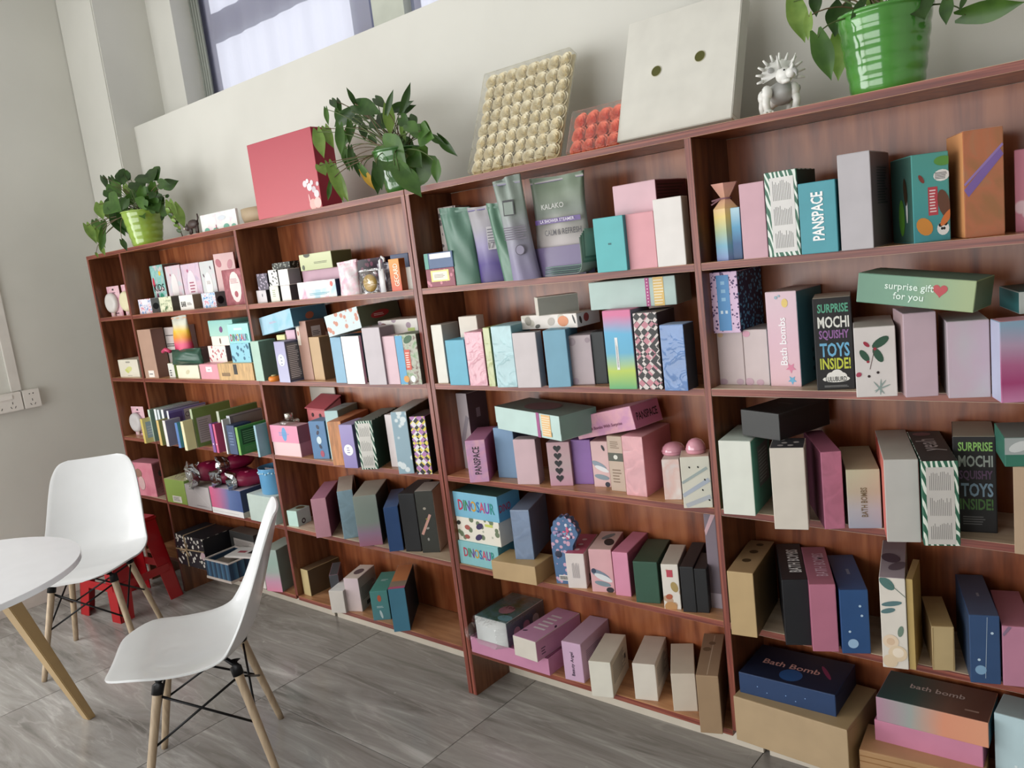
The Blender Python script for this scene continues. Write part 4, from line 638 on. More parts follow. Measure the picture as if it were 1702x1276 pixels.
LEAVES={"1":[[-2.118,0.095,2.182,-2.089,0.072,2.122,0.9,"d"],[-2.39,0.115,2.203,-2.302,0.087,2.136,0.28,"d"],[-1.922,0.109,2.144,-1.828,0.081,2.093,0.9,"d"],[-1.646,0.023,2.062,-1.54,0.01,2.047,0.5,"d"],[-2.283,0.133,2.147,-2.329,0.114,2.151,0.6,"d"],[-2.19,0.128,2.128,-2.16,0.125,2.062,0.5,"l"],[-1.973,0.076,2.114,-1.906,0.069,2.067,0.9,"d"],[-2.063,0.085,2.061,-2.094,0.068,2.016,0.8,"m"],[-1.808,0.022,2.065,-1.845,0.015,1.996,0.6,"m"],[-1.771,0.054,2.038,-1.77,0.026,2.012,0.8,"d"],[-1.869,0.112,2.034,-2.0,0.107,1.975,0.7,"d"],[-1.756,0.116,2.024,-1.784,0.111,2.017,0.6,"d"],[-1.719,0.094,1.983,-1.69,0.09,1.882,0.5,"l"],[-2.277,0.02,2.052,-2.214,-0.006,1.972,0.6,"l"],[-2.217,0.045,2.11,-2.171,0.039,2.065,0.7,"d"],[-2.448,0.138,2.07,-2.437,0.112,2.022,0.7,"d"],[-2.197,0.055,2.001,-2.086,0.026,1.878,0.5,"d"],[-2.513,0.085,1.991,-2.44,0.064,1.924,0.5,"m"],[-2.362,-0.025,1.956,-2.279,-0.03,1.862,0.4,"l"],[-2.217,-0.015,1.919,-2.263,-0.02,1.837,0.4,"m"],[-2.288,-0.01,1.844,-2.246,-0.015,1.795,0.4,"l"],[-2.018,-0.022,1.846,-1.976,-0.027,1.794,0.45,"d"],[-2.114,0.037,1.986,-2.073,0.036,1.898,0.5,"d"],[-1.942,0.056,1.97,-1.872,0.038,1.935,0.5,"m"],[-2.16,0.02,2.053,-2.028,0.0,1.993,0.7,"m"],[-1.997,0.061,1.976,-2.04,0.051,1.998,0.5,"l"],[-1.848,0.118,1.945,-1.843,0.104,1.913,0.6,"d"],[-1.853,0.058,1.969,-1.793,0.043,1.989,0.8,"d"],[-2.286,0.105,2.142,-2.206,0.103,2.08,0.7,"m"],[-2.359,-0.009,1.816,-2.332,-0.014,1.791,0.4,"l"],[-2.056,0.11,2.087,-2.045,0.085,2.042,0.8,"m"],[-1.985,0.022,2.036,-2.001,-0.001,1.99,0.7,"d"],[-1.829,0.064,2.003,-1.747,0.047,1.951,0.7,"d"],[-1.805,0.021,2.012,-1.883,0.02,1.985,0.7,"m"]],"2":[[-0.249,0.042,2.135,-0.245,0.013,2.185,0.35,"d"],[-0.242,0.044,2.127,-0.105,0.021,2.074,0.45,"d"],[-0.451,0.132,2.189,-0.401,0.103,2.134,0.4,"d"],[-0.432,0.061,2.152,-0.42,0.051,2.093,0.35,"m"],[-0.32,0.083,2.123,-0.404,0.06,2.083,0.55,"d"],[-0.336,0.033,2.069,-0.326,0.011,1.969,0.38,"m"],[-0.365,0.116,2.078,-0.403,0.09,2.016,0.45,"m"],[-0.453,0.024,2.074,-0.405,-0.004,1.978,0.45,"l"],[-0.403,-0.028,1.948,-0.369,-0.033,1.91,0.7,"l"],[-0.359,-0.017,1.938,-0.306,-0.022,1.811,0.2,"l"],[-0.366,-0.023,1.88,-0.386,-0.028,1.822,0.3,"m"],[-0.393,0.085,2.007,-0.371,0.076,1.924,0.4,"m"],[-0.326,0.058,1.995,-0.326,0.053,1.918,0.35,"d"],[-0.175,-0.028,1.891,-0.114,-0.033,1.819,0.3,"y"],[-0.206,0.103,2.144,-0.131,0.073,2.099,0.4,"d"],[-0.088,0.039,2.075,-0.046,0.038,2.137,0.3,"d"],[-0.166,0.138,2.103,-0.049,0.122,2.103,0.3,"d"],[-0.117,0.069,2.093,-0.113,0.062,2.001,0.5,"l"],[-0.203,0.091,2.072,-0.133,0.066,2.033,0.7,"d"],[-0.063,0.075,2.051,-0.02,0.062,2.018,0.7,"d"],[0.012,0.027,2.011,0.082,-0.001,1.977,0.6,"m"],[0.074,0.024,1.983,0.122,0.009,1.973,0.9,"m"],[0.056,0.121,1.965,0.126,0.117,1.895,0.35,"d"],[0.158,-0.014,1.866,0.154,-0.019,1.806,0.6,"m"],[0.006,0.096,1.912,-0.137,0.072,1.842,0.65,"m"],[-0.12,0.033,1.967,-0.018,0.02,1.881,0.8,"m"],[-0.104,-0.027,1.901,-0.089,-0.032,1.819,0.5,"d"],[-0.163,0.055,1.939,-0.117,0.042,1.84,0.3,"l"],[-0.34,0.14,2.081,-0.305,0.114,2.022,0.5,"d"],[-0.371,0.137,2.113,-0.314,0.124,2.083,0.6,"d"],[-0.073,0.079,2.025,-0.039,0.057,1.97,0.3,"l"],[-0.232,0.077,2.023,-0.196,0.069,1.987,0.6,"d"],[-0.034,0.068,1.932,0.011,0.064,1.876,0.8,"m"],[-0.022,-0.022,1.888,0.06,-0.027,1.819,0.6,"m"]],"3":[[1.252,0.125,2.063,1.278,0.106,1.965,0.5,"l"],[1.32,0.07,2.052,1.324,0.06,2.002,0.6,"d"],[1.321,0.021,1.998,1.318,0.013,1.947,0.45,"l"],[1.366,0.104,2.019,1.355,0.078,1.955,0.7,"d"],[1.353,-0.022,1.941,1.378,-0.027,1.847,0.5,"m"],[1.36,0.103,1.96,1.356,0.082,1.859,0.5,"l"],[1.437,0.09,2.016,1.463,0.067,1.919,0.4,"l"],[1.523,0.054,1.998,1.551,0.032,1.935,0.9,"d"],[1.591,0.044,1.96,1.589,0.029,1.912,0.6,"d"],[1.611,0.102,1.934,1.717,0.082,1.925,0.45,"m"],[1.623,0.045,1.957,1.617,0.017,1.93,0.25,"d"],[1.489,0.088,2.013,1.474,0.071,1.979,0.8,"d"],[1.438,0.011,1.995,1.417,-0.005,1.963,0.5,"d"],[1.364,0.04,2.069,1.387,0.02,2.02,0.7,"m"],[1.449,0.066,2.063,1.439,0.041,2.014,0.7,"d"],[1.531,0.088,2.06,1.506,0.064,2.005,0.7,"m"],[1.621,0.052,2.024,1.597,0.032,1.974,0.7,"d"],[1.279,0.099,2.107,1.305,0.074,2.051,0.6,"m"],[1.408,0.052,2.091,1.399,0.027,2.048,0.7,"m"],[1.661,0.114,1.994,1.651,0.094,1.951,0.6,"m"]]}
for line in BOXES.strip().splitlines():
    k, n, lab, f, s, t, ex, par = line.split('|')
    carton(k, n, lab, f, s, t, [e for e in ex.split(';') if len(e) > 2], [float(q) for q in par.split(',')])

def mb_obj(fn, name, parent=None, **kw):
    q = MB(); fn(q); return q.build(name, parent, **kw)

# open tray under the two boxes on the bottom shelf
z, x, y, w, d, h = TRAY[:6]; d = .185
tr = empty('open_tray', (x, y-.004, z)); tag(tr, 'long open pink box tray on the bottom shelf with two boxes resting on it', 'box')
PK = plain('c888a8'); PKD = plain('a86488')
mb_obj(lambda q: q.box(0, 0, 0, w, d, .002, PK), 'tray_base', tr)
mb_obj(lambda q: q.box(0, 0, .002, w, .003, h, PK), 'tray_wall', tr, bevel=.0006); mb_obj(lambda q: q.box(0, d-.003, .002, w, d, h, PK), 'tray_wall', tr)
mb_obj(lambda q: q.box(0, .003, .002, .003, d-.003, h, PK), 'tray_wall', tr); mb_obj(lambda q: q.box(w-.003, .003, .002, w, d-.003, h, PK), 'tray_wall', tr)
mb_obj(lambda q: q.box(.01, .006, .003, w-.01, d-.006, h-.0015, PKD), 'inner_pad', tr, bevel=.002)

# clear plastic bag around the green-topped box
o = BOXOBJ['grn9']; W_, D_, H_ = [max(v[i] for v in [list(c) for c in o.bound_box]) for i in range(3)]
q = MB(); nx = 22; vs = []; rnd = random.Random(3)
ring = []
for k in range(nx):
    t = 2*PI*k/nx; ring.append((math.cos(t), math.sin(t)))
lv = [(-.03, .6), (-.01, 1.0), (.02, 1.06), (.08, 1.08), (.15, 1.05), (.205, 1.02)]
for yy, s in lv:
    for c, s_ in ring:
        cx = max(-1, min(1, c*1.35)); cz = max(-1, min(1, s_*1.35))
        vs.append((W_/2+cx*(W_/2+.005)*s+rnd.uniform(-.002, .002), yy+rnd.uniform(-.004, .004), H_/2+.004+cz*(H_/2+.0035)*(s if cz > 0 else 1)))
fs = [(i*nx+k, i*nx+(k+1) % nx, (i+1)*nx+(k+1) % nx, (i+1)*nx+k) for i in range(len(lv)-1) for k in range(nx)]
q.add(vs, fs, FILM)
# loose gathered corner sticking out at the left
q.add([(-.004, -.01, .07), (-.028, -.03, .045), (-.034, -.026, .025), (-.018, -.03, .006), (-.002, -.012, .004), (-.016, -.02, .035)], [(0, 1, 5), (1, 2, 5), (2, 3, 5), (3, 4, 5), (4, 0, 5)], FILM)
b = q.build('plastic_bag', o, smooth=True)

# sponge blister packs in the narrow bay
def sponge(x, y, z, rz, label, tint):
    r = empty('sponge_pack', (x, y, z), rz); tag(r, label, 'sponge', 'round sponge packs in the narrow bay')
    def card(q):
        q.box(-.058, .0, .0, .058, .0015, .158, pattern('N:e2b4c0,e8c4cc,d89cb0:30'))
        q.box(-.008, -.0006, .136, .008, 0, .145, plain('2a2026')); q.box(-.02, -.0006, .012, .02, 0, .018, plain('6a4a58')); q.box(-.018, -.0006, .122, .018, 0, .126, plain('8a6478'))
    mb_obj(card, 'backing_card', r)
    s = mb_obj(lambda q: q.lathe([(.052, 0), (.054, .008), (.05, .018), (.038, .024), (.02, .021), (.004, .019)], plain(tint, .35)), 'sponge', r, smooth=True)
    s.rotation_euler = (PI/2, 0, 0); s.location = (-.018, -.001, .072)
    mb_obj(lambda q: q.tube([(-.012, -.006, .024), (-.012, -.01, .004)], .006, plain('c8b4a8', .4), 8), 'puff_tail', r)
    return r
sponge(-2.395, .055, ZS[1], .1, 'round pearl white sponge on pink card, top shelf of the narrow end bay', 'd8d4d0')
sponge(-2.235, .06, ZS[1], .1, 'cream round sponge on pink card half hidden behind the divider', 'e4dcb8')
sponge(-2.385, .055, ZS[3], .1, 'round silver-white sponge on pink card, third shelf of the narrow end bay', 'ccc8c8')
# pink face puff pack
r = empty('puff_pack', (-2.462, -.012, ZS[4]), .12); tag(r, 'pink boxed face puff with clear side panel in the narrow end bay', 'box')
def f(q): q.box(0, 0, 0, .21, .085, .185, plain('c88494'))
mb_obj(f, 'box_body', r, bevel=.0015)
mb_obj(lambda q: (q.box(0, -.0006, .0, .21, -.0001, .185, pattern('N:d87e92,dc8c9c,cc7488:12')), q.lathe([(.03, 0), (.028, .0008)], plain('8a6860'), 18, c=(.075, -.001, .12)) if 0 else None), 'front_print', r)
mb_obj(lambda q: (q.ball((.075, -.0012, .125), (.032, .0008, .026), plain('9c7464')), q.ball((.09, -.0014, .07), (.03, .0008, .04), plain('d8b4b4'))), 'printed_face', r, smooth=True).update_tag()
mb_obj(lambda q: q.box(.2102, .004, .01, .2112, .08, .178, FILM), 'clear_panel', r)
mb_obj(lambda q: q.ball((.2118, .04, .12), (.0008, .012, .018), plain('4c4440')), 'printed_spot', r, smooth=True)

# slim book-like boxes in the books bay
SB = [  # x, w, d, h, ybase, front, side, label
 (-2.105, .018, .19, .168, -.020, 'c8dcc8', '5c7468', 'slim pale mint box, leftmost of the tall slim boxes on the third shelf'),
 (-2.040, .020, .20, .172, -.018, 'e4eaec', '8c9c9c', 'slim white box second from left among the tall slim boxes'),
 (-2.006, .017, .20, .170, -.018, 'dce4e8', '7c8c90', 'slim white box, third from left among the tall slim boxes'),
 (-1.965, .020, .20, .172, -.018, 'e8ecec', '6c7080', 'slim white box, fourth from left among the tall slim boxes'),
 (-1.905, .016, .205, .168, -.020, 'dcdce4', '5c5490', 'slim white box with purple ring-printed side'),
 (-1.655, .018, .205, .188, -.030, 'a8b890', '566c38', 'tall olive green box with pale panel in the middle of the third shelf'),
 (-1.415, .020, .205, .186, -.030, 'b0b8a0', '506a34', 'tall olive green box right of the slim pink one'),
 (-1.335, .026, .17, .168, -.030, 'b8bcc4', '5a5458', 'tall grey box behind the navy one on the third shelf'),
]
for x, w_, d_, h_, y_, fc, sc, lab in SB:
    ex = []
    if 'ring' in lab: ex = ['r:R,5c4c94,.0,.1,.35,.92', 'r:R,b4b0b4,.4,.5,.98,.95'] + ['c:R,34323a,%.2f,.78,.012' % (.48+.14*k) for k in range(4)] + ['c:R,b4b0b4,%.2f,.78,.009' % (.48+.14*k) for k in range(4)]
    if 'pale panel' in lab: ex = ['r:R,b0a8b0,.08,.1,.45,.75', 'l:R,8c848c,.12,.15,.4,.7,10']
    if 'grey box behind' in lab: ex = ['r:R,8c8480,.1,.7,.98,.95']
    carton('sb', 'slim_carton', lab, 'P:'+fc, sc, sc, ex, (ZS[3], x, y_, w_, d_, h_, .04, 0))
SF = [ # front row, shorter, pushed forward
 (-2.115, .020, .09, .128, -.062, 'd8c058', 'b0a468', 'short yellow box with pale picture side, leftmost of the front row of slim boxes'),
 (-1.945, .022, .08, .128, -.062, 'dcb868', '6c7440', 'short tan-yellow box with olive side in the front row of slim boxes'),
 (-1.880, .024, .08, .130, -.062, 'e8e2dc', '6a6880', 'short off-white box with grey side in the front row of slim boxes'),
 (-1.760, .022, .07, .124, -.062, '4c78bc', '3f8090', 'short blue and teal box in the front row of slim boxes'),
 (-1.655, .022, .05, .140, -.085, 'e4d8a8', 'b8b080', 'cream slim box leaning before the first olive green box'),
 (-1.440, .022, .05, .134, -.062, '7c4898', '5c3470', 'slim purple box beside the slim hot pink one'),
 (-1.408, .016, .05, .134, -.062, 'd84c78', '8c3050', 'slim hot pink box between the purple box and the olive box'),
 (-1.325, .010, .10, .158, -.062, 'e0e2e2', '8c9090', 'very slim white box beside the navy one'),
 (-1.305, .060, .09, .132, -.056, '2c4470', '1c3050', 'short navy blue box with faint text on the third shelf'),
 (-1.235, .018, .15, .126, -.056, '74b048', '2c6c34', 'bright green box with dark green panelled side on the third shelf'),
 (-1.092, .014, .15, .140, -.05, '8cb8c8', '5c8894', 'slim light blue box against the divider, third shelf of the books bay'),
]
for x, w_, d_, h_, y_, fc, sc, lab in SF:
    ex = []
    if 'bright green' in lab: ex = ['r:R,1c4c28,.1,.35,.92,.9', 'l:R,5c9460,.15,.4,.85,.85,6', 'l:R,5c9460,.15,.08,.9,.28,4']
    if 'picture side' in lab: ex = ['r:R,a0b4c0,.15,.2,.9,.85', 'l:R,c8ccd0,.2,.3,.8,.7,4']
    if 'navy' in lab and 'short' in lab: ex = ['l:F,5c7498,.2,.3,.8,.8,5']
    if 'hot pink' in lab: ex = ['c:F,f0d0dc,.5,.3,.004']
    carton('sf', 'slim_carton', lab, 'P:'+fc, sc, sc, ex, (ZS[3], x, y_, w_, d_, h_, .03, 0))

# fourth shelf, books bay
carton('lime', 'printed_carton', 'lime green box with white barcode label under the silver bags', 'G:88a83c,94b448', '6c8c40', 'c8cc90', ['r:F,e0dcd0,.3,.05,.75,.32', 'l:F,4c4c4c,.34,.1,.7,.28,6'], (ZS[4], -2.09, -.012, .19, .16, .125, .04, 0))
sa = carton('sachet', 'frosted_box', 'pale grey frosted sachet box between the lime and the pink-blue one', 'P:b4acac', '8c8888', 'a8a8a0', ['l:F,84787c,.4,.1,.95,.16,2', 'p:F,c8c4c4,.3,.95,.9,.2,.002'], (ZS[4], -1.885, -.01, .23, .15, .115, .0, 0))
carton('grad', 'printed_carton', 'pink-to-blue gradient box with white base band on the fourth shelf', 'H:d4507c,b0608c,5068a0,34508c', '242c48', 'a8a0a8', ['r:F,d8d4d4,0,0,1,.22', 'l:F,b0acac,.03,.08,.9,.12,1', 'r:R,c0bcb4,0,0,1,.2', 'e:R,a8b8b0,.4,.6,.012,.02,0'], (ZS[4], -1.63, -.018, .265, .17, .13, .02, 0))
carton('palebox', 'mint_carton', 'pale mint box under the light blue tin', 'P:b4c4bc', '8c9c98', 'b8c8c0', [], (ZS[4], -1.31, -.012, .20, .16, .125, .0, 0))
r = empty('tin', (-1.19, .07, ZS[4]+.1258)); tag(r, 'light blue round tin with white scallop trim, open, fourth shelf', 'tin')
tw = mb_obj(lambda q: q.lathe([(.060, 0), (.0635, .003), (.066, .114), (.0675, .118), (.0655, .118), (.062, .02), (.0, .02)], plain('62a0cc', .3), 36, cap=False), 'tin_wall', r, smooth=True)
mb_obj(lambda q: q.lathe([(.0, 0), (.060, 0)], plain('4c88b4', .4), 36, cap=False), 'tin_base', r)
def scal(q):
    for k in range(28):
        t = 2*PI*k/28; q.ball((.0662*math.cos(t), .0662*math.sin(t), .098+.003*math.sin(k*2.4)), (.006, .006, .004), plain('b4dcec', .4), 6)
mb_obj(scal, 'scallop_trim', tw, smooth=True)
mb_obj(lambda q: q.box(-.035, -.02, .07, .05, -.016, .112, plain('b0a8b0')), 'card_insert', r)

# silver-ended foil bags
SIL, _t, _b = newmat('silver_foil', .22); _b.inputs['Metallic'].default_value = 1; _b.inputs['Base Color'].default_value = lin('c4c6c8')
_n = nd(_t, 'ShaderNodeTexNoise', Scale=26.0, Distortion=1.0); _c = nd(_t, 'ShaderNodeTexCoord'); _bp = nd(_t, 'ShaderNodeBump', Strength=.9, Distance=.01)
_t.links.new(_c.outputs['Object'], _n.inputs['Vector']); _t.links.new(_n.outputs['Fac'], _bp.inputs['Height']); _t.links.new(_bp.outputs[0], _b.inputs['Normal'])
BUR = plain('80163c', .28)
def foilbag(loc, rz, L, r_, label, seed, tilt=0):
    rn = random.Random(seed); root = empty('foil_bag', loc, rz); tag(root, label, 'bag', 'burgundy bags with silver ends')
    n = 14
    def body(q):
        vs = []
        for j in range(7):
            s = [.75, 1, 1.04, 1, .95, .8, .25][j]; yy = L*j/6
            for k in range(n): t = 2*PI*k/n; a = 1+rn.uniform(-.06, .06); vs.append((r_*1.05*s*a*math.cos(t), yy, r_*.8+r_*.8*s*a*math.sin(t)))
        q.add(vs, [(j*n+k, j*n+(k+1) % n, (j+1)*n+(k+1) % n, (j+1)*n+k) for j in range(6) for k in range(n)]+[tuple(6*n+k for k in range(n))], BUR)
        q.ball((.35*r_, L*.35, r_*1.55), (.011, .011, .002), plain('c06880', .4), 10)
    mb_obj(body, 'bag_body', root, smooth=True)
    def end(q):
        vs = []; rings = [(.005, .9, 0), (-.012, 1.1, .0), (-.038, 1.35, .0), (-.02, .6, .0), (-.004, .15, 0)]
        for yy, s, _ in rings:
            for k in range(n):
                t = 2*PI*k/n; a = s*(1+(rn.uniform(-.28, .2) if yy < -.005 else 0)); st = math.sin(t)
                vs.append((r_*1.05*a*math.cos(t), yy+rn.uniform(-.008, .008)*(yy < 0), r_*.8+r_*.8*a*st))
        q.add(vs, [(j*n+k, j*n+(k+1) % n, (j+1)*n+(k+1) % n, (j+1)*n+k) for j in range(4) for k in range(n)], SIL)
    mb_obj(end, 'foil_end', root)
zt = ZS[4]+.128
foilbag((-1.44, .02, zt+.002), -.55, .16, .046, 'burgundy bag with silver end, lowest right on the gradient box', 1)
foilbag((-1.585, .02, zt+.002), -.45, .16, .045, 'burgundy bag with silver end, lower middle of the heap', 2)
foilbag((-1.55, .05, zt+.07), -.35, .13, .042, 'burgundy bag with silver end on top of the heap', 3)
foilbag((-1.76, .0, zt+.002), -.3, .17, .058, 'burgundy bag with large crumpled silver end, leftmost of the heap', 4)
def crump(q):
    rn = random.Random(9); n = 10; vs = []
    for j in range(5):
        for k in range(n):
            u = k/(n-1); v = j/4; vs.append((-.11+.2*u+rn.uniform(-.01, .01), .02+.06*v+rn.uniform(-.02, .02), .012+.07*v*(1-(u-.6)**2*1.6)+rn.uniform(-.008, .012)))
    q.add(vs, [(j*n+k, j*n+k+1, (j+1)*n+k+1, (j+1)*n+k) for j in range(4) for k in range(n-1)], FILM)
o = mb_obj(crump, 'crinkled_film'); o.location = (-1.9, -.01, ZS[4]+.118); tag(o, 'crumpled clear film sheet on the lime green box', 'film')
# bottom shelf, books bay
z5 = ZS[5]
o = carton('star', 'wrapped_gift', 'black star-paper wrapped parcel tied with pale twine on the bottom shelf', 'V:1a1a24,d8d4c8:42', '14141a', '1c1c24', ['c:F,c8a8b0,.93,.45,.022'], (z5, -2.055, -.03, .27, .18, .165, .03, 0), cat='parcel')
TW = plain('b49c7c', .7)
mb_obj(lambda q: (q.tube([(.10, -.003, 0), (.098, -.003, .166), (.1, .18, .168)], .0032, TW), q.tube([(0, -.003, .085), (.27, -.003, .10)], .0032, TW),
                  q.tube([(.1, -.006, .09), (.13, -.01, .13), (.12, -.008, .1), (.1, -.006, .09), (.055, -.012, .085), (.07, -.008, .07), (.1, -.006, .088)], .003, TW),
                  q.tube([(.1, -.006, .09), (.14, -.012, .065)], .003, TW)), 'twine_bow', o, smooth=True)
r = empty('blue_tray', (-1.70, -.07, z5), .05); tag(r, 'dark blue striped open box with white rim and loose papers', 'box')
def bt(q):
    cols = ['24405c', '3c6484', '1c3048', '2c5070', '44708c']
    for k in range(26):
        c = plain(cols[(k*7) % 5]); x0 = .2*k/26; q.box(x0, 0, .012, x0+.2/26, .012, .095, c)
    for k in range(20):
        c = plain(cols[(k*3) % 5]); y0 = .012+.16*k/20; q.box(.188, y0, .012, .2, y0+.008, .095, c)
    q.box(0, .012, .012, .012, .17, .095, plain('24405c')); q.box(.012, .16, .012, .188, .17, .095, plain('24405c'))
o = mb_obj(bt, 'striped_side', r); tag(o, kind='stuff')
mb_obj(lambda q: (q.box(-.003, -.003, .0, .203, .175, .012, plain('c8bcb4'))), 'base_board', r)
mb_obj(lambda q: (q.box(-.004, -.004, .095, .204, .006, .1, plain('d4ccc8')), q.box(-.004, .165, .095, .204, .175, .1, plain('d4ccc8')), q.box(-.004, .006, .095, .006, .165, .1, plain('d4ccc8')), q.box(.194, .006, .095, .204, .165, .1, plain('d4ccc8'))), 'white_rim', r)
mb_obj(lambda q: q.box(.006, .006, .05, .194, .165, .075, plain('8c847c')), 'papers', r)
o = carton('gb1', 'dark_box', 'dark charcoal box with pale grey edge strip behind the blue striped box', 'P:3a3838', '2a2a2c', '5c5854', ['r:F,a8a09c,.15,.55,1,.8', 'l:F,7c7470,.2,.6,.95,.75,4'], (z5, -1.765, .115, .22, .07, .17, 0, 0))
o = carton('leaf', 'magazine', 'white folded leaflet with small pictures lying on the blue striped box', 'P:dcd4d0', 'c8c0bc', 'd0c4c4', ['r:T,b04858,.2,.4,.45,.6', 'r:T,2c2c2c,.55,.35,.75,.75'], (z5+.1008, -1.60, -.02, .19, .12, .008, .3, 0), cat='leaflet')
o = carton('gb2', 'grey_carton', 'large grey flat-topped box behind the gradient box by the divider', 'P:2c2c2c', '8c8480', 'a89c94', [], (z5, -1.36, .085, .19, .11, .155, 0, 0))
o = carton('ws', 'slim_carton', 'slim white box with faint handwriting on the bottom shelf', 'P:dcd4cc', 'a8a098', 'c0b8b0', ['l:F,a09890,.3,.3,.7,.8,5'], (z5, -1.315, -.022, .045, .1, .14, .03, 0))
o = carton('tg', 'gradient_carton', 'tall grey-green box fading to pink at the foot beside the divider, bottom shelf', 'G:d87c9c,c48ca8,98a8a0,90aca0,98aca4', '606c68', '88948c', [], (z5, -1.248, -.03, .092, .16, .20, .25, 0))
carton('smallgw', 'mint_carton', 'small white and green box behind the green bag on the second shelf', 'P:dcdcd4', '7ca050', 'a8b880', ['l:F,3c3c3c,.2,.1,.6,.6,3', 'c:R,dce4b0,.4,.5,.02'], (ZS[2], -1.915, .035, .06, .12, .07, 0, 0))

# ---------------- pouches ----------------
def pouch(loc, rz, w_, h_, th, mat, name, label, cat='pouch', seed=0, top=.5, lean=0, gusset=True, ex=None, back=None, twist=.0, wr=.004):
    rn = random.Random(seed); nx, nz = 14, 18
    root = empty(name, loc, rz); tag(root, label, cat); root.rotation_euler = (lean, 0, rz)
    ph = [rn.uniform(0, 6) for _ in range(6)]
    def side(sg):
        vs = []
        for j in range(nz+1):
            v = j/nz
            for i in range(nx+1):
                u = i/nx; e = math.sin(PI*u)**.6 if 0 < u < 1 else 0
                prof = (1-v**2.2)*.95+.05 if gusset else math.sin(PI*min(1, max(0, v)))**.6
                if v > .93: prof = .04
                bulge = th/2*prof*e
                wrk = wr*(math.sin(9*u+ph[0]+4*v)*math.sin(7*v+ph[1])+.6*math.sin(17*u*v+ph[2]))*e*(.4+.6*v)
                wd = w_/2*(1-.05*math.sin(PI*v)+.03*math.cos(5*v+ph[3]))
                vs.append(((u-.5)*2*wd+twist*v, sg*bulge+wrk*1.2, h_*v*(1-.02*math.cos(3*u+ph[4]))))
        return vs
    def f(q):
        fs = [(j*(nx+1)+i, j*(nx+1)+i+1, (j+1)*(nx+1)+i+1, (j+1)*(nx+1)+i) for j in range(nz) for i in range(nx)]
        q.add(side(-1), fs, mat); q.add(side(1), [tuple(reversed(x)) for x in fs], back or mat)
    b = mb_obj(f, 'pouch_body', root, smooth=True)
    mb_obj(lambda q: q.box(-w_/2*.96+twist, -.0022, h_*.935, w_/2*.96+twist, .0022, h_*.965, back or mat), 'top_seal', root, bevel=.0008)
    return root
def strip(root, x0, x1, z0, z1, y, c, name='printed_label'):   # curved label following the belly
    def f(q):
        n = 8; vs = [(x0+(x1-x0)*i/n, y+.010*((x0+(x1-x0)*i/n)/.1)**2, z) for z in (z0, z1) for i in range(n+1)]
        q.add(vs, [(i, i+1, n+2+i, n+1+i) for i in range(n)], plain(c, .35))
    return mb_obj(f, name, root, fix=False, smooth=True)
def ptext(root, s, c, cx, cz, width, y, rot=0, sk=1):
    me = text_mesh(s, plain(c, .4)); xs = [v.co.x for v in me.vertices]; k = width/(max(xs)-min(xs)); m = (max(xs)+min(xs))/2
    for v in me.vertices:
        a, b_ = (v.co.x-m)*k, v.co.y*k*sk
        X, Z = (a, b_) if not rot else (-b_, a)
        v.co = (cx+X, y+.010*((cx+X)/.1)**2-.001, cz+Z)
    o = bpy.data.objects.new('lettering', me); COL.objects.link(o); o.parent = root
z1 = ZS[1]
r = pouch((.185, .035, z1), .1, .125, .245, .05, plain('4f7464', .38), 'stand_up_pouch', 'plain dark green pouch with folded top, leftmost of the pouches', seed=1, twist=-.018)
r = pouch((.30, .045, z1), .15, .12, .24, .05, pattern('G:382068,44307c,8c84a8,98949c,9c989c'), 'stand_up_pouch', 'purple and silver gradient pouch right of the dark green one', seed=2, twist=-.02)
strip(r, .0, .045, .10, .17, -.028, 'a8a4a8'); ptext(r, '17', '4a4450', .015, .112, .022, -.031)
def lines(root, x0, x1, z0, z1, y, c, n):
    q = MB()
    for i in range(n):
        z = z0+(z1-z0)*i/n; xa = x0+(x1-x0)*random.uniform(.7, 1); q.add([(x0, y, z), (xa, y, z), (xa, y, z+(z1-z0)/n*.4), (x0, y, z+(z1-z0)/n*.4)], [(0, 1, 2, 3)], plain(c))
    q.build('printed_text', root, fix=False)
lines(r, .004, .04, .125, .168, -.0305, '5c5864', 5)
r = pouch((.40, .02, z1), .3, .085, .235, .045, plain('567c68', .35), 'stand_up_pouch', 'narrow mossy green pouch seen edge-on beside the big silver pouch', seed=3, twist=-.03, wr=.006)
r = pouch((.458, .0, z1), .3, .09, .30, .05, pattern('G:8880a0,8c88a0,94949c,8c9890,849088'), 'stand_up_pouch', 'grey and lilac pouch standing in front of the large silver pouch', seed=4, twist=-.03, wr=.007)
lines(r, -.045, .035, .12, .16, -.03, '6c6474', 6); o = mb_obj(lambda q: q.lathe([(.014, 0), (.0155, .001)], plain('4c4454'), 20), 'round_mark', r); o.rotation_euler = (PI/2, 0, 0); o.location = (.0, -.028, .088)
o = mb_obj(lambda q: q.lathe([(.012, 0), (.013, .001)], plain('8c869c'), 20), 'round_mark', r); o.rotation_euler = (PI/2, 0, 0); o.location = (.0, -.0292, .088)
mb_obj(lambda q: (q.box(-.043, -.02, .19, -.008, -.0195, .235, plain('3c3c40')), q.box(-.040, -.0205, .193, -.011, -.0197, .229, plain('8c9890'))), 'printed_drop', r)
r = pouch((.563, .055, z1), .0, .20, .29, .06, pattern('G:685c7c,6c6080,b4acac,a8a4a0,848c84,7c8878,70806c'), 'stand_up_pouch', 'large silver-green pouch with purple band and CALM & REFRESH lettering', seed=5, wr=.004)
strip(r, -.07, .09, .152, .166, -.036, '5c4484', 'purple_band'); ptext(r, 'LA SHOWER STEAMER', 'dcd4e4', .012, .159, .12, -.037)
ptext(r, 'CALM & REFRESH', '28242c', .03, .125, .125, -.0395, sk=1.4); ptext(r, 'KALAKO', 'b0b0ac', .0, .20, .08, -.034)
strip(r, -.085, .09, .0, .085, -.0365, '6c5f84', 'purple_foot')
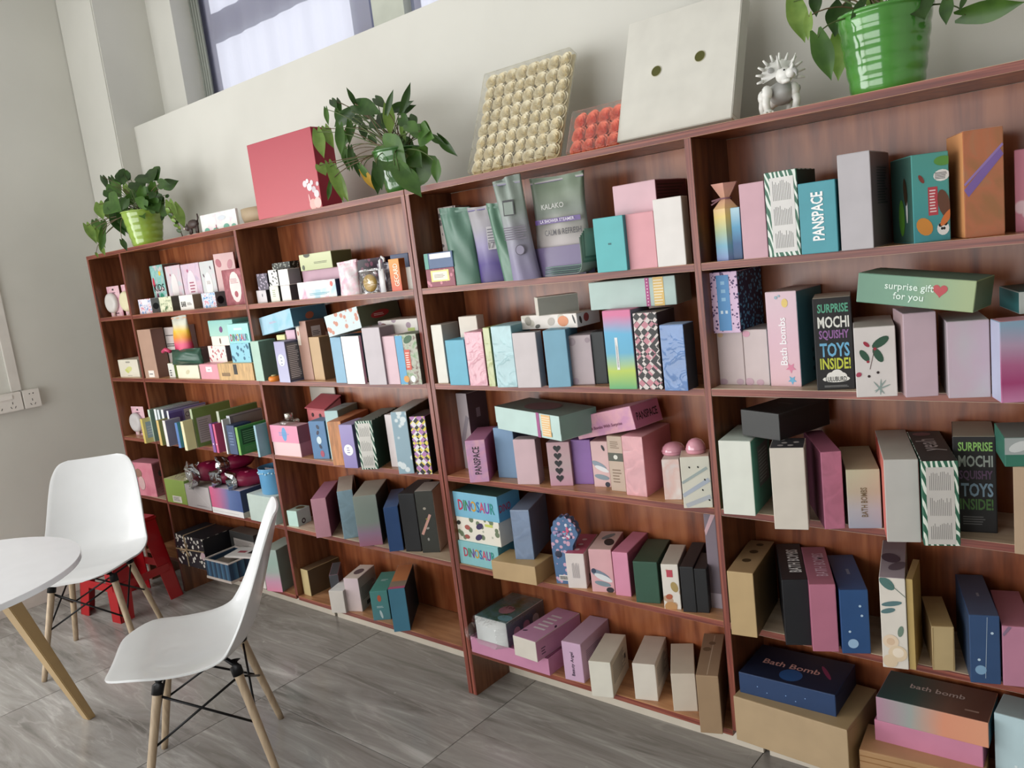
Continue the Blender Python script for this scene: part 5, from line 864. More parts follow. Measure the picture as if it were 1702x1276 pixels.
for k in range(5):   # stack of flat pouches curling up against the turquoise box
    q = MB(); n = 12; vs = []
    for i in range(n+1):
        u = i/n; x_ = .535+.12*u+.012*k*(u > .5)*(1-.0) ; zz = z1+.004+.0055*k+(.0 if u < .5 else .11*(u-.5)**2*4*.9)
        x_ = .535+.135*math.sin(min(1, u*1.25)*PI/2)+.004*k*(u-.5)
        for y_ in (-.012+.004*k, .14): vs.append((x_, y_, zz))
    q.add(vs, [(2*i, 2*i+2, 2*i+3, 2*i+1) for i in range(n)], plain(['7c8c84', '4c7060', '5c8070', '44685a', '6c9080'][k], .35))
    o = q.build('flat_pouch', smooth=True); m_ = o.modifiers.new('s', 'SOLIDIFY'); m_.thickness = .002
    tag(o, ['lowest', 'second from the bottom', 'middle', 'second from the top', 'topmost'][k]+' grey-green flat pouch curling against the turquoise box', 'pouch', 'flat pouches curling beside the turquoise box')
# second shelf, books bay: colourful cone bag and green bag
r = pouch((-1.755, .055, ZS[2]+.132), .1, .13, .165, .07, pattern('G:d83c64,e05078,e8902c,e8c038,dcdcc8,d8dcd0'), 'picture_bag', 'cone-shaped white, yellow and pink bag standing behind the green bag', 'bag', seed=8, wr=.004)
carton('bagbox', 'grey_carton', 'grey-brown box beneath the cone-shaped picture bag', 'P:8c7c80', '6c5c60', '7c6c70', [], (ZS[2], -1.83, .08, .15, .1, .131, 0, 0))
r = pouch((-1.70, .03, ZS[2]+.0665), .1, .25, .075, .07, plain('2c5444', .35), 'green_bag', 'dark green slumped bag lying on the cream box', 'bag', seed=9, gusset=False, wr=.01)
mb_obj(lambda q: q.tube([(-.14, -.03, .07), (-.10, -.04, .082), (-.07, -.035, .07)], .009, plain('c83c68', .35), 8), 'pink_tie', r, smooth=True)

# small things on the top shelf, second bay
r = pouch((-.405, .03, z1), .1, .105, .125, .045, pattern('N:e0a8bc,e8e0e4,e8b8c8:24', .25), 'snack_pouch', 'small pink and white triangular pouch on the top shelf', seed=12)
r = pouch((-.285, .025, z1), .05, .105, .085, .06, FILM, 'clear_packet', 'clear packet with yellow filling on the top shelf', 'packet', seed=13)
mb_obj(lambda q: q.ball((0, 0, .036), (.034, .014, .032), plain('c0982c', .4), 14), 'yellow_filling', r, smooth=True)
r = pouch((-.205, .03, z1), .1, .065, .1, .04, pattern('N:a098a8,5c5864,c8c4cc:30', .2), 'clear_packet', 'grey crinkled packet with dark print beside the narrow orange box', 'packet', seed=14)
o = mb_obj(lambda q: (q.tube([(0, 0, .075), (0, 0, .11), (.012, 0, .122), (.024, 0, .115), (.024, 0, .104)], .0045, plain('e4e2e4', .3), 8), q.box(-.012, -.002, 0, .014, .002, .08, plain('e4e2e4', .3))), 'hook_tag', smooth=True)
o.location = (-.19, .0, z1); o['label'] = 'white plastic hook tag in front of the orange box'; o['category'] = 'tag'
def bw(q):
    for i in range(3): q.box(.042*i, 0, 0, .042*i+.04, .04, .022+.004*(i % 2), pattern('V:23251f,a8aca0:120'))
o = mb_obj(lambda q: q.box(0, 0, 0, .125, .045, .026, pattern('V:23251f,a8aca0:110')), 'patterned_carton', bevel=.001); o.location = (-.925, .06, ZS[1]+.1285); tag(o, 'low black box with white scribble print on the tiny boxes', 'box')
mb_obj(lambda q: q.box(.002, .002, .026, .123, .043, .0265, plain('3c3e38')), 'tuck_flap', o)
# orange jar
r = empty('pumpkin_jar', (-.942, -.004, ZS[2])); tag(r, 'tiny orange jar with pale lid in front of the lavender box', 'jar')
mb_obj(lambda q: q.lathe([(.019, 0), (.025, .005), (.026, .012), (.023, .02), (.018, .022)], plain('e8862c', .35), 20), 'jar_body', r, smooth=True)
mb_obj(lambda q: q.lathe([(.012, .022), (.013, .023), (.012, .027), (.003, .028)], plain('a89c6c', .4), 16), 'jar_lid', r, smooth=True)
# glass jar and pink display box, third shelf second bay
bz = ZS[3]+.1305
r = empty('glass_bottle', (-.955, .04, bz)); tag(r, 'squat clear glass bottle with silver cap on the blue-sponge box', 'bottle')
mb_obj(lambda q: q.lathe([(.03, 0), (.042, .004), (.043, .014), (.034, .022), (.016, .026)], film('thick_glass', (.9, .88, .82, 1), .12), 28), 'glass_body', r, smooth=True)
mb_obj(lambda q: q.lathe([(.016, .027), (.018, .028), (.018, .048), (.014, .05)], plain('c8c4bc', .25, .9), 24), 'silver_cap', r, smooth=True)
r = empty('display_box', (-.905, .1, ZS[3]), -.1); tag(r, 'dusty red display box with sloping lid and two round holes', 'box')
RD = plain('b86468'); 
mb_obj(lambda q: q.add([(0,0,0),(.15,0,0),(.15,.08,0),(0,.08,0),(0,0,.185),(.15,0,.185),(.15,.08,.225),(0,.08,.225)], [(0,3,2,1),(4,5,6,7),(0,1,5,4),(1,2,6,5),(2,3,7,6),(3,0,4,7)], RD), 'box_body', r, bevel=.0015); bb_ = r.children[0]
mb_obj(lambda q: q.add([(-.004,-.006,.188),(.154,-.006,.188),(.154,.082,.231),(-.004,.082,.231),(-.004,-.006,.192),(.154,-.006,.192),(.154,.082,.235),(-.004,.082,.235)], [(0,3,2,1),(4,5,6,7),(0,1,5,4),(1,2,6,5),(2,3,7,6),(3,0,4,7)], plain('a85058')), 'sloping_lid', r)
for hx in (.045, .105): 
    o = mb_obj(lambda q: q.lathe([(.009, 0), (.009, .001)], plain('2a0c10'), 18), 'round_hole', bb_); o.rotation_euler = (PI/2, 0, 0); o.location = (hx, -.0004, .162)
ptext(r, 'gift', 'e0b0b0', .075, .21, .03, -.02) if 0 else None
o = carton('wcardbox', 'white_card', 'thin white card standing against the back above the dusty red display box', 'P:c0b8ac', 'a8a094', 'b8b0a4', [], (ZS[3], -.99, .19, .18, .006, .262, -.02, 0), cat='card')

# pink egg-like domes
for cx, rx, rz_, key, lab in ((.888, .034, .019, 'bb1', 'glossy pink half-dome on the white and peach box'), (.973, .027, .022, 'bb2', 'glossy pink dome on the cream brush-stroke box')):
    bo = BOXOBJ[key]; top = max((bo.matrix_world @ Vector(c)).z for c in bo.bound_box); ctr = sum(((bo.matrix_world @ Vector(c)) for c in bo.bound_box), Vector())/8
    r = empty('pink_dome', (ctr.x, ctr.y+.008, top+.0008)); tag(r, lab, 'ornament')
    mb_obj(lambda q: q.lathe([(rx*.9, 0), (rx*.985, rz_*.12), (rx, rz_*.5), (rx*.9, rz_*1.05), (rx*.66, rz_*1.5), (rx*.3, rz_*1.75), (.001, rz_*1.8)], plain('d898a8', .12, 0, Coat_Weight=1.0), 28), 'dome_shell', r, smooth=True)
    mb_obj(lambda q: q.lathe([(rx*.99, rz_*.42), (rx*1.02, rz_*.46), (rx*1.02, rz_*.52), (rx*.99, rz_*.56)], plain('c88898', .2), 28, cap=False), 'seam_ring', r, smooth=True)

# flower-shaped card bag
r = empty('flower_bag', (.425, .012, ZS[4]), .25); tag(r, 'blue and purple floral bag with scalloped dome top and barcode', 'bag')
def fb(q):
    m = pattern('V:4c6c94,c8a0b8:60'); pts = [(0, 0), (.055, 0), (.062, .06), (.07, .13)]
    arc = [(.045+.045*math.cos(t)*(1+.06*math.sin(14*t)), .165+.06*math.sin(t)*(1+.06*math.sin(14*t))) for t in [PI*(k/22)*1.05-.1 for k in range(23)]]
    pts += arc + [(-.004, .13), (-.002, .06)]
    n = len(pts); q.add([(x_, 0, z_) for x_, z_ in pts]+[(x_, .03, z_) for x_, z_ in pts], [tuple(range(n)), tuple(range(2*n-1, n-1, -1))]+[(i, (i+1) % n, (i+1) % n+n, i+n) for i in range(n)], m)
mb_obj(fb, 'bag_body', r, bevel=.0006)
def fd(q):
    rn = random.Random(4)
    for k in range(34):
        t = rn.uniform(0, PI); rr = rn.uniform(0, .85); q.ball((.045+.042*rr*math.cos(t), -.0008, .155+.055*rr*math.sin(t)), (rn.uniform(.003, .007), .0006, rn.uniform(.003, .007)), plain(['c8587c', 'd8d0dc', '3c3c64', '78a8c8', '9c88b0'][k % 5], .4), 8)
tag(mb_obj(fd, 'printed_blossoms', r, smooth=True), kind='stuff')
mb_obj(lambda q: (q.box(.012, -.001, .012, .045, -.0004, .03, plain('e4e0dc')), [q.box(.015+.0035*k, -.0015, .015, .0168+.0035*k, -.0008, .027, plain('1c1c1c')) for k in range(8)]), 'barcode', r)
mb_obj(lambda q: q.ball((.018, -.0008, .1), (.012, .0006, .012), plain('1c2440', .4), 14), 'round_label', r)

# cracker-shaped candy box
r = empty('cracker_box', (1.077, .055, ZS[1]), .35); tag(r, 'cracker-shaped pastel gradient box with flared tied top, leftmost in the last bay', 'box')
m = pattern('G:7c88c0,70a8c0,a8b890,e0c878,e8b898,e0a898')
def cr(q):
    pr = [(.034, 0), (.034, .128), (.014, .150), (.013, .156), (.036, .190)]; n = 6; vs = []
    for rr, zz in pr:
        for k in range(n): t = 2*PI*k/n+PI/6; vs.append((rr*math.cos(t), rr*math.sin(t), zz))
    q.add(vs, [(i*n+k, i*n+(k+1) % n, (i+1)*n+(k+1) % n, (i+1)*n+k) for i in range(4) for k in range(n)]+[tuple(reversed(range(n))), tuple(4*n+k for k in range(n))], m)
mb_obj(cr, 'box_body', r)
mb_obj(lambda q: q.tube([(.0145*math.cos(t), .0145*math.sin(t), .153) for t in [2*PI*k/12 for k in range(13)]], .0022, plain('8c6470'), 6), 'ribbon_tie', r, smooth=True)
mb_obj(lambda q: (q.tube([(-.012, -.01, .153), (-.032, -.015, .149)], .0025, plain('9c7480'), 6), q.tube([(-.012, -.01, .152), (-.034, -.012, .14)], .002, plain('9c7480'), 6)), 'ribbon_tail', r)

# ---------------- things on top of the bookcases ----------------
ZTT = ZT+T
ROSEM = {}
def rosetray(loc, w_, h_, nx, nz, cols, lean, label, name, rz=0):
    r = empty(name, loc, rz); r.rotation_euler = (-lean, 0, rz); tag(r, label, 'flower tray')
    base = plain(cols[1], .5)
    mb_obj(lambda q: q.box(0, .022, 0, w_, .03, h_, base), 'tray_back', r, bevel=.001)
    def cells(q):
        a = w_/nx
        for i in range(nx):
            q.add([(i*a, .022, 0), (i*a+a, .022, 0), (i*a+a/2, -.004, 0), (i*a, .022, .012), (i*a+a, .022, .012), (i*a+a/2, -.004, .012)], [(0, 1, 2), (3, 5, 4), (0, 2, 5, 3), (2, 1, 4, 5), (1, 0, 3, 4)], base)
    mb_obj(cells, 'tray_cells', r)
    k = min(w_/nx, h_/nz)*.6; q = MB(); m = plain(cols[0], .55); m2 = plain(cols[2], .55)
    for L, (rr, hh, n) in enumerate(((1.0, .5, 5), (.78, .72, 5), (.52, .9, 4), (.28, 1.0, 3))):   # overlapping petals in rings
        for p in range(n):
            t0 = 2*PI*p/n+L*.6; vs = []
            for a, b_ in ((-.75, 0), (-.4, 0), (0, 0), (.4, 0), (.75, 0)):
                t = t0+a*2*PI/n*.8; vs.append((k*rr*.45*math.cos(t), 0, k*rr*.45*math.sin(t)))
            for a in (-.75, -.4, 0, .4, .75):
                t = t0+a*2*PI/n*.8; e = rr*(1+.12*math.cos(a*2)); vs.append((k*e*math.cos(t), -k*.75*hh*(1-.12*abs(a)), k*e*math.sin(t)))
            q.add(vs, [(i, i+1, i+6, i+5) for i in range(4)], m if (p+L) % 2 else m2)
    proto = q.build('rose', r, smooth=True, fix=False); me = proto.data; first = True
    rn = random.Random(7)
    for i in range(nx):
        for j in range(nz):
            o = proto if first else bpy.data.objects.new('rose', me)
            if not first: COL.objects.link(o); o.parent = r
            first = False
            o.location = (w_*(i+.5)/nx+rn.uniform(-.001, .001), .021, h_*(j+.5)/nz+rn.uniform(-.001, .001)); o.rotation_euler = (rn.uniform(-.15, .15), rn.uniform(0, 6), rn.uniform(-.15, .15))
    def cover(q): q.box(-.004, -.010, -.003, w_+.004, .032, h_+.004, film('cover_film', (.97, .97, .95, 1), .03))
    mb_obj(cover, 'clear_cover', r, bevel=.003)
    return r
rosetray((.225, .062, ZTT+.016), .335, .335, 8, 8, ('f8f0d8', 'ecdfb8', 'f3e6c4'), .42, 'square tray of cream soap roses leaning on the wall', 'rose_tray')
rosetray((.600, .075, ZTT+.012), .165, .125, 4, 3, ('fa8468', 'ec6c50', 'f27858'), .42, 'small tray of orange-red soap roses beside the white flat box', 'rose_tray')
# big white flat box
r = empty('flat_box', (.765, .075, ZTT+.017), 0); r.rotation_euler = (-.36, 0, 0); tag(r, 'large white flat box with two round finger holes leaning on the wall', 'box')
WBX = plain('d6d4cc', .55); WS = plain('c4c2ba', .55)
mb_obj(lambda q: q.box(0, 0, 0, .335, .045, .345, WBX), 'box_body', r, bevel=.002)
mb_obj(lambda q: q.box(.335, .001, .012,   .3358, .044, .33, WS), 'side_flap', r); mb_obj(lambda q: q.add([(.0, .0, -.0008), (.335, .0, -.0008), (.322, .043, -.0008), (.013, .043, -.0008), (0, 0, 0), (.335, 0, 0), (.322, .043, 0), (.013, .043, 0)], [(0, 3, 2, 1), (0, 1, 5, 4), (1, 2, 6, 5), (3, 0, 4, 7), (2, 3, 7, 6)], WS), 'bottom_flap', r)
for hx, hz in ((.105, .179), (.232, .188)):
    o = mb_obj(lambda q: (q.lathe([(.014, 0), (.014, .0006)], plain('4c4c10', .6), 24)), 'finger_hole', r); o.rotation_euler = (PI/2, 0, 0); o.location = (hx, -.0003, hz)
    o = mb_obj(lambda q: (q.lathe([(.0142, 0), (.0155, .0002), (.0155, .001), (.0142, .0012)], plain('b8b49c', .5), 24, cap=False)), 'hole_rim', r); o.rotation_euler = (PI/2, 0, 0); o.location = (hx, -.0003, hz)
# kraft paper bag, picture card, cat
def kb(q):
    n = 8; vs = []
    for v, hw in ((0, .07), (.5, .078), (1, .07)):
        for i in range(n+1): u = i/n*2-1; vs.append((u*hw, .02*u*u-.012*v, v*.062))
    q.add(vs, [(j*(n+1)+i, j*(n+1)+i+1, (j+1)*(n+1)+i+1, (j+1)*(n+1)+i) for j in range(2) for i in range(n)], plain('a89478', .6))
o = mb_obj(kb, 'paper_sleeve', smooth=True); m_ = o.modifiers.new('s', 'SOLIDIFY'); m_.thickness = .003; o.location = (-1.005, .045, ZTT+.001); tag(o, 'small tan paper sleeve left of the red gift box', 'paper')
carton('card', 'picture_card', 'small white picture card with pink and green flowers left of the paper sleeve', 'N:e2dce0,d8e0dc,e8c8d4:30', 'c8c4c0', 'd0ccc8', ['e:F,5ca890,.15,.08,.02,.012,0', 'e:F,4c9884,.4,.06,.02,.008,0', 'e:F,5ca890,.7,.1,.022,.014,0', 'e:F,6cb098,.9,.08,.016,.01,0', 'e:F,c8d0d8,.6,.65,.03,.01,0', 'e:F,a83848,.42,.15,.003,.012,0', 'e:F,3c3c3c,.42,.28,.002,.004,0'], (ZTT, -1.37, .035, .265, .012, .075, .05, 0), cat='card')
r = empty('cat_cutout', (-1.50, .04, ZTT)); tag(r, 'small dark cat figure beside the picture card', 'figurine')
DC = plain('3a2a26', .5)
def cat(q):
    q.ball((.055, 0, .048), (.042, .016, .020), DC, 14); q.ball((.005, 0, .036), (.017, .014, .014), DC, 12)
    for x_ in (.0, .012): q.add([(x_-.004, -.003, .046), (x_+.004, -.003, .046), (x_, 0, .058), (x_, .004, .046)], [(0, 1, 2), (1, 3, 2), (3, 0, 2), (0, 3, 1)], DC)
    for x_ in (.022, .034, .075, .088): q.tube([(x_, 0, .042), (x_-.003, 0, 0)], .0065, DC, 8, .005)
    q.tube([(.092, 0, .055), (.104, 0, .07), (.102, 0, .088)], .005, DC, 8, .003)
mb_obj(cat, 'cat_body', r, smooth=True)
mb_obj(lambda q: (q.ball((-.004, -.012, .034), (.006, .004, .005), plain('d8c8c0'), 8), q.ball((.02, -.008, .002), (.012, .01, .004), plain('dcd4d0'), 8), q.ball((.07, -.006, .002), (.03, .01, .004), plain('dcd4d0'), 8)), 'white_markings', r, smooth=True)

# triceratops toy
r = empty('dinosaur_toy', (1.225, .07, ZTT), .55); tag(r, 'white and grey jointed triceratops toy beside the green pot', 'toy')
WH = plain('eaeae6', .35); GR = plain('a8a8a6', .4)
def body(q):
    q.ball((.012, .03, .052), (.032, .048, .028), GR, 16); q.ball((-.005, .06, .05), (.024, .03, .026), WH, 14); q.ball((0.0, .1, .035), (.008, .04, .008), WH, 10)
mb_obj(body, 'torso', r, smooth=True)
for sx, sy in ((-.028, .0), (.034, .0), (-.026, .07), (.032, .07)):
    def leg(q, sx=sx, sy=sy):
        q.ball((sx, sy, .052), (.013, .014, .018), WH, 12); q.tube([(sx, sy, .05), (sx+(.004 if sx > 0 else -.004), sy-.004, .028), (sx, sy, .008)], .0095, WH, 10, .0085)
        q.ball((sx, sy-.004, .0075), (.013, .016, .0075), WH, 10)
        for t in (-.008, 0, .008): q.ball((sx+t, sy-.018, .005), (.0035, .005, .004), WH, 6)
        q.ball((sx*1.35, sy, .055), (.003, .007, .007), GR, 8)
    mb_obj(leg, 'leg', r, smooth=True)
def head(q):
    q.ball((.008, -.032, .082), (.020, .026, .019), WH, 16); q.ball((.018, -.055, .082), (.012, .018, .012), WH, 12)
    q.tube([(.022, -.066, .086), (.026, -.076, .08), (.026, -.078, .07)], .007, GR, 8, .0015)
    q.tube([(.0, -.05, .066), (.014, -.062, .066)], .006, WH, 8, .004)
    q.ball((.004, -.054, .09), (.0025, .0025, .0025), plain('16161a', .2), 8); q.ball((.026, -.05, .09), (.0025, .0025, .0025), plain('16161a', .2), 8)
hd_ = mb_obj(head, 'head', r, smooth=True)
def frill(q):
    n = 18; vs = [(.004, -.012, .09)]
    for k in range(n): t = PI*(-.12+1.24*k/(n-1)); vs.append((.004+.042*math.cos(t), -.006+.008*abs(math.cos(t)), .088+.036*math.sin(t)))
    vs += [(x_, y_+.005, z_) for x_, y_, z_ in vs]; m_ = n+1
    q.add(vs, [(0, k, k+1) for k in range(1, n)]+[(m_, m_+k+1, m_+k) for k in range(1, n)]+[(k, m_+k, m_+k+1, k+1) for k in range(1, n)], WH)
    q.ball((-.018, -.012, .1), (.008, .003, .007), GR, 10); q.ball((.028, -.012, .1), (.008, .003, .007), GR, 10)
mb_obj(frill, 'neck_frill', r)
for k in range(11):
    t = PI*(-.08+1.16*k/10)
    mb_obj(lambda q: q.tube([(.004+.040*math.cos(t), -.004, .088+.034*math.sin(t)), (.004+.056*math.cos(t), -.008, .088+.050*math.sin(t))], .0042, WH, 7, .0022), 'frill_spike', hd_, smooth=True)
for a in ((-.004, -.042, .098, -.012, -.062, .122), (.022, -.042, .098, .03, -.062, .122), (.018, -.066, .09, .021, -.074, .104)):
    mb_obj(lambda q: q.tube([a[:3], ((a[0]+a[3])/2, (a[1]+a[4])/2-.002, (a[2]+a[5])/2-.001), a[3:]], .005, WH, 8, .0008), 'horn', hd_, smooth=True)
o = mb_obj(lambda q: (q.tube([(0, 0, .004), (.006, 0, .018), (.003, 0, .03)], .003, plain('2c2a1c'), 6)), 'dry_twig', smooth=True); o.location = (1.60, .10, ZTT+.062); o.rotation_euler = (0, -.6, 0); bpy.data.objects.remove(o)

# ---------------- pothos plants ----------------
LC = {'d': ('28441c', '385824'), 'm': ('3c6026', '4e7430'), 'l': ('688a3a', '82a04c'), 'y': ('c8a030', 'b88c28')}
def leafmat(c):
    k = 'leaf'+c
    if k in CM: return CM[k]
    a, b_ = LC[c]; m, t, b = newmat('leaf_'+{'d': 'dark', 'm': 'mid', 'l': 'light', 'y': 'yellow'}[c], .38); L = t.links.new
    co = nd(t, 'ShaderNodeTexCoord'); n = nd(t, 'ShaderNodeTexNoise', Scale=22.0, Detail=3.0); L(co.outputs['Object'], n.inputs['Vector'])
    r_ = ramp(t, [(.35, a), (.6, b_), (.78, b_)]); L(n.outputs['Fac'], r_.inputs['Fac']); L(r_.outputs['Color'], b.inputs['Base Color'])
    tl = nd(t, 'ShaderNodeBsdfTranslucent'); L(r_.outputs['Color'], tl.inputs[0]); mx = nd(t, 'ShaderNodeMixShader', Fac=.22)
    L(b.outputs[0], mx.inputs[1]); L(tl.outputs[0], mx.inputs[2]); L(mx.outputs[0], t.nodes['Material Output'].inputs[0]); CM[k] = m; return m
CAMP = Vector((1.99, -1.89, 1.566))
def leaf(parent, base, tip, wr, c, rn, org):
    A = Vector(base)-org; B = Vector(tip)-org; ax = B-A; Ln = ax.length; ax.normalize()
    to = (CAMP-Vector(base)).normalized(); side = ax.cross(to).normalized(); nr = side.cross(ax).normalized()
    if nr.dot(to) < 0: nr = -nr
    tl = rn.uniform(-.35, .35); side, nr = side*math.cos(tl)+nr*math.sin(tl), nr*math.cos(tl)-side*math.sin(tl)
    W_ = max(wr*(1.05 if wr >= .65 else .82), .26)*Ln; n = 10; rows = []
    for i in range(n+1):
        u = i/n; hw = W_*.5*((math.sin(PI*min(1, u*.92+.10))**.72)*(1-u)**.35*1.35 if u < 1 else 0); u2 = u-.06*(1-u)**6
        rows.append((u2, hw))
    vs = []; cols = (-1, -.55, 0, .55, 1)
    for u, hw in rows:
        for s in cols:
            back = -.10*Ln*max(0, 1-u*6)*(1 if abs(s) > .5 else 0)
            p = A+ax*(u*Ln+back)+side*(s*hw)+nr*(-abs(s)*-hw*.28 - .12*Ln*(u-.2)**2); vs.append(p)
    q = MB(); q.add(vs, [(i*5+j, i*5+j+1, (i+1)*5+j+1, (i+1)*5+j) for i in range(n) for j in range(4)], leafmat(c))
    q.build('leaf', parent, smooth=True, fix=False)
def plant(key, c, rb, rt, h_, potcol, label, ribs=5):
    rn = random.Random(int(key)*3); org = Vector((c[0], c[1], ZTT)); r = empty('potted_pothos', org); tag(r, label, 'plant')
    pm, t, b = newmat('glazed_pot', .14); L = t.links.new; b.inputs['Coat Weight'].default_value = .8
    co = nd(t, 'ShaderNodeTexCoord'); n = nd(t, 'ShaderNodeTexNoise', Scale=12.0, Detail=2.0); L(co.outputs['Object'], n.inputs['Vector'])
    l = lin(potcol); rr = ramp(t, [(.3, tuple(x*.75 for x in l[:3])+(1,)), (.7, l)]); L(n.outputs['Fac'], rr.inputs['Fac']); L(rr.outputs['Color'], b.inputs['Base Color'])
    pr = []
    for i in range(ribs*6+1):
        u = i/(ribs*6); rad = rb+(rt-rb)*u**.9; pr.append((rad+.0022*abs(math.sin(u*ribs*PI)), h_*u))
    pr += [(rt+.004, h_), (rt+.004, h_+.006), (rt-.004, h_+.006), (rt-.006, h_-.02)]
    pt = mb_obj(lambda q: q.lathe(pr, pm, 40, cap=False), 'pot', r, smooth=True); mb_obj(lambda q: q.lathe([(0.0, .001), (rb, .001)], pm, 40, cap=False), 'pot_base', pt)
    mb_obj(lambda q: q.lathe([(rt-.006, h_-.018), (rt*.6, h_-.012), (.002, h_-.008)], plain('2c2018', .9), 28, cap=False), 'soil', pt, smooth=True)
    LV = list(LEAVES[key])
    for e in LEAVES[key]:
        if key != '3' and e[2] > 1.88 and rn.random() < .75:
            dx, dy, dz = rn.uniform(-.03, .03), rn.uniform(-.01, .05), rn.uniform(-.025, .02); k_ = rn.uniform(.75, 1.1)
            t_ = [(e[3+i]-e[i])*k_ + rn.uniform(-.02, .02) for i in range(3)]
            LV.append([e[0]+dx, e[1]+dy, e[2]+dz, e[0]+dx+t_[0], e[1]+dy+t_[1], e[2]+dz+t_[2], e[6], e[7] if e[7] != 'y' else 'm'])
    for e in LV:
        base, tip, wr, col = e[:3], e[3:6], e[6], e[7]
        leaf(r, base, tip, wr, col, rn, org)
        A = Vector(base)-org; s0 = Vector((rn.uniform(-.4, .4)*rt, rn.uniform(-.4, .4)*rt, h_-.01))
        mid = (s0+A)/2+Vector((rn.uniform(-.01, .01), 0, .05 if A.z > h_ else .0)); rim = None
        if A.z < h_: d_ = Vector((A.x, A.y, 0)); d_ = d_.normalized() if d_.length > .001 else Vector((0, -1, 0)); rim = Vector((d_.x*rt*1.08, d_.y*rt*1.08, h_+.012))
        pts = [s0, mid, A] if not rim else [s0, rim, Vector((A.x*.8+rim.x*.2, A.y, (A.z+rim.z)/2)), A]
        P = []
        for i in range(9):
            u = i/8
            if len(pts) == 3: P.append(pts[0]*(1-u)**2+pts[1]*2*u*(1-u)+pts[2]*u*u)
            else: P.append(pts[0]*(1-u)**3+pts[1]*3*u*(1-u)**2+pts[2]*3*u*u*(1-u)+pts[3]*u**3)
        mb_obj(lambda q: q.tube(P, .0022, plain('4c5c2c' if rn.random() < .6 else '5c4c30', .5), 6, .0014), 'stem', r, smooth=True)
    return r
plant('1', (-1.99, .09), .066, .096, .165, '98b848', 'trailing pothos in a lime green ribbed pot at the left corner')
plant('2', (-.115, .09), .055, .088, .14, '3f7434', 'bushy pothos hiding its green pot beside the red gift box', 4)
plant('3', (1.458, .09), .072, .094, .165, '50963e', 'pothos in a glossy bright green ribbed pot at the upper right')
r = empty('leafy_twig', (-1.62, .06, ZTT)); tag(r, 'thin twig with tiny leaves propped between the pothos and the cat', 'plant')
mb_obj(lambda q: q.tube([(.03, 0, 0), (.01, 0, .06), (-.03, 0, .12), (-.05, 0, .15)], .0022, plain('4c3c2c'), 6), 'stem', r, smooth=True)
rn = random.Random(2)
for k in range(9):
    z_ = .03+.013*k; leaf(r, Vector(r.location)+Vector((.02-.008*k, 0, z_)), Vector(r.location)+Vector((.02-.008*k+(.025 if k % 2 else -.025), -.01, z_+.012)), .6, 'l' if k % 3 else 'd', rn, Vector(r.location))

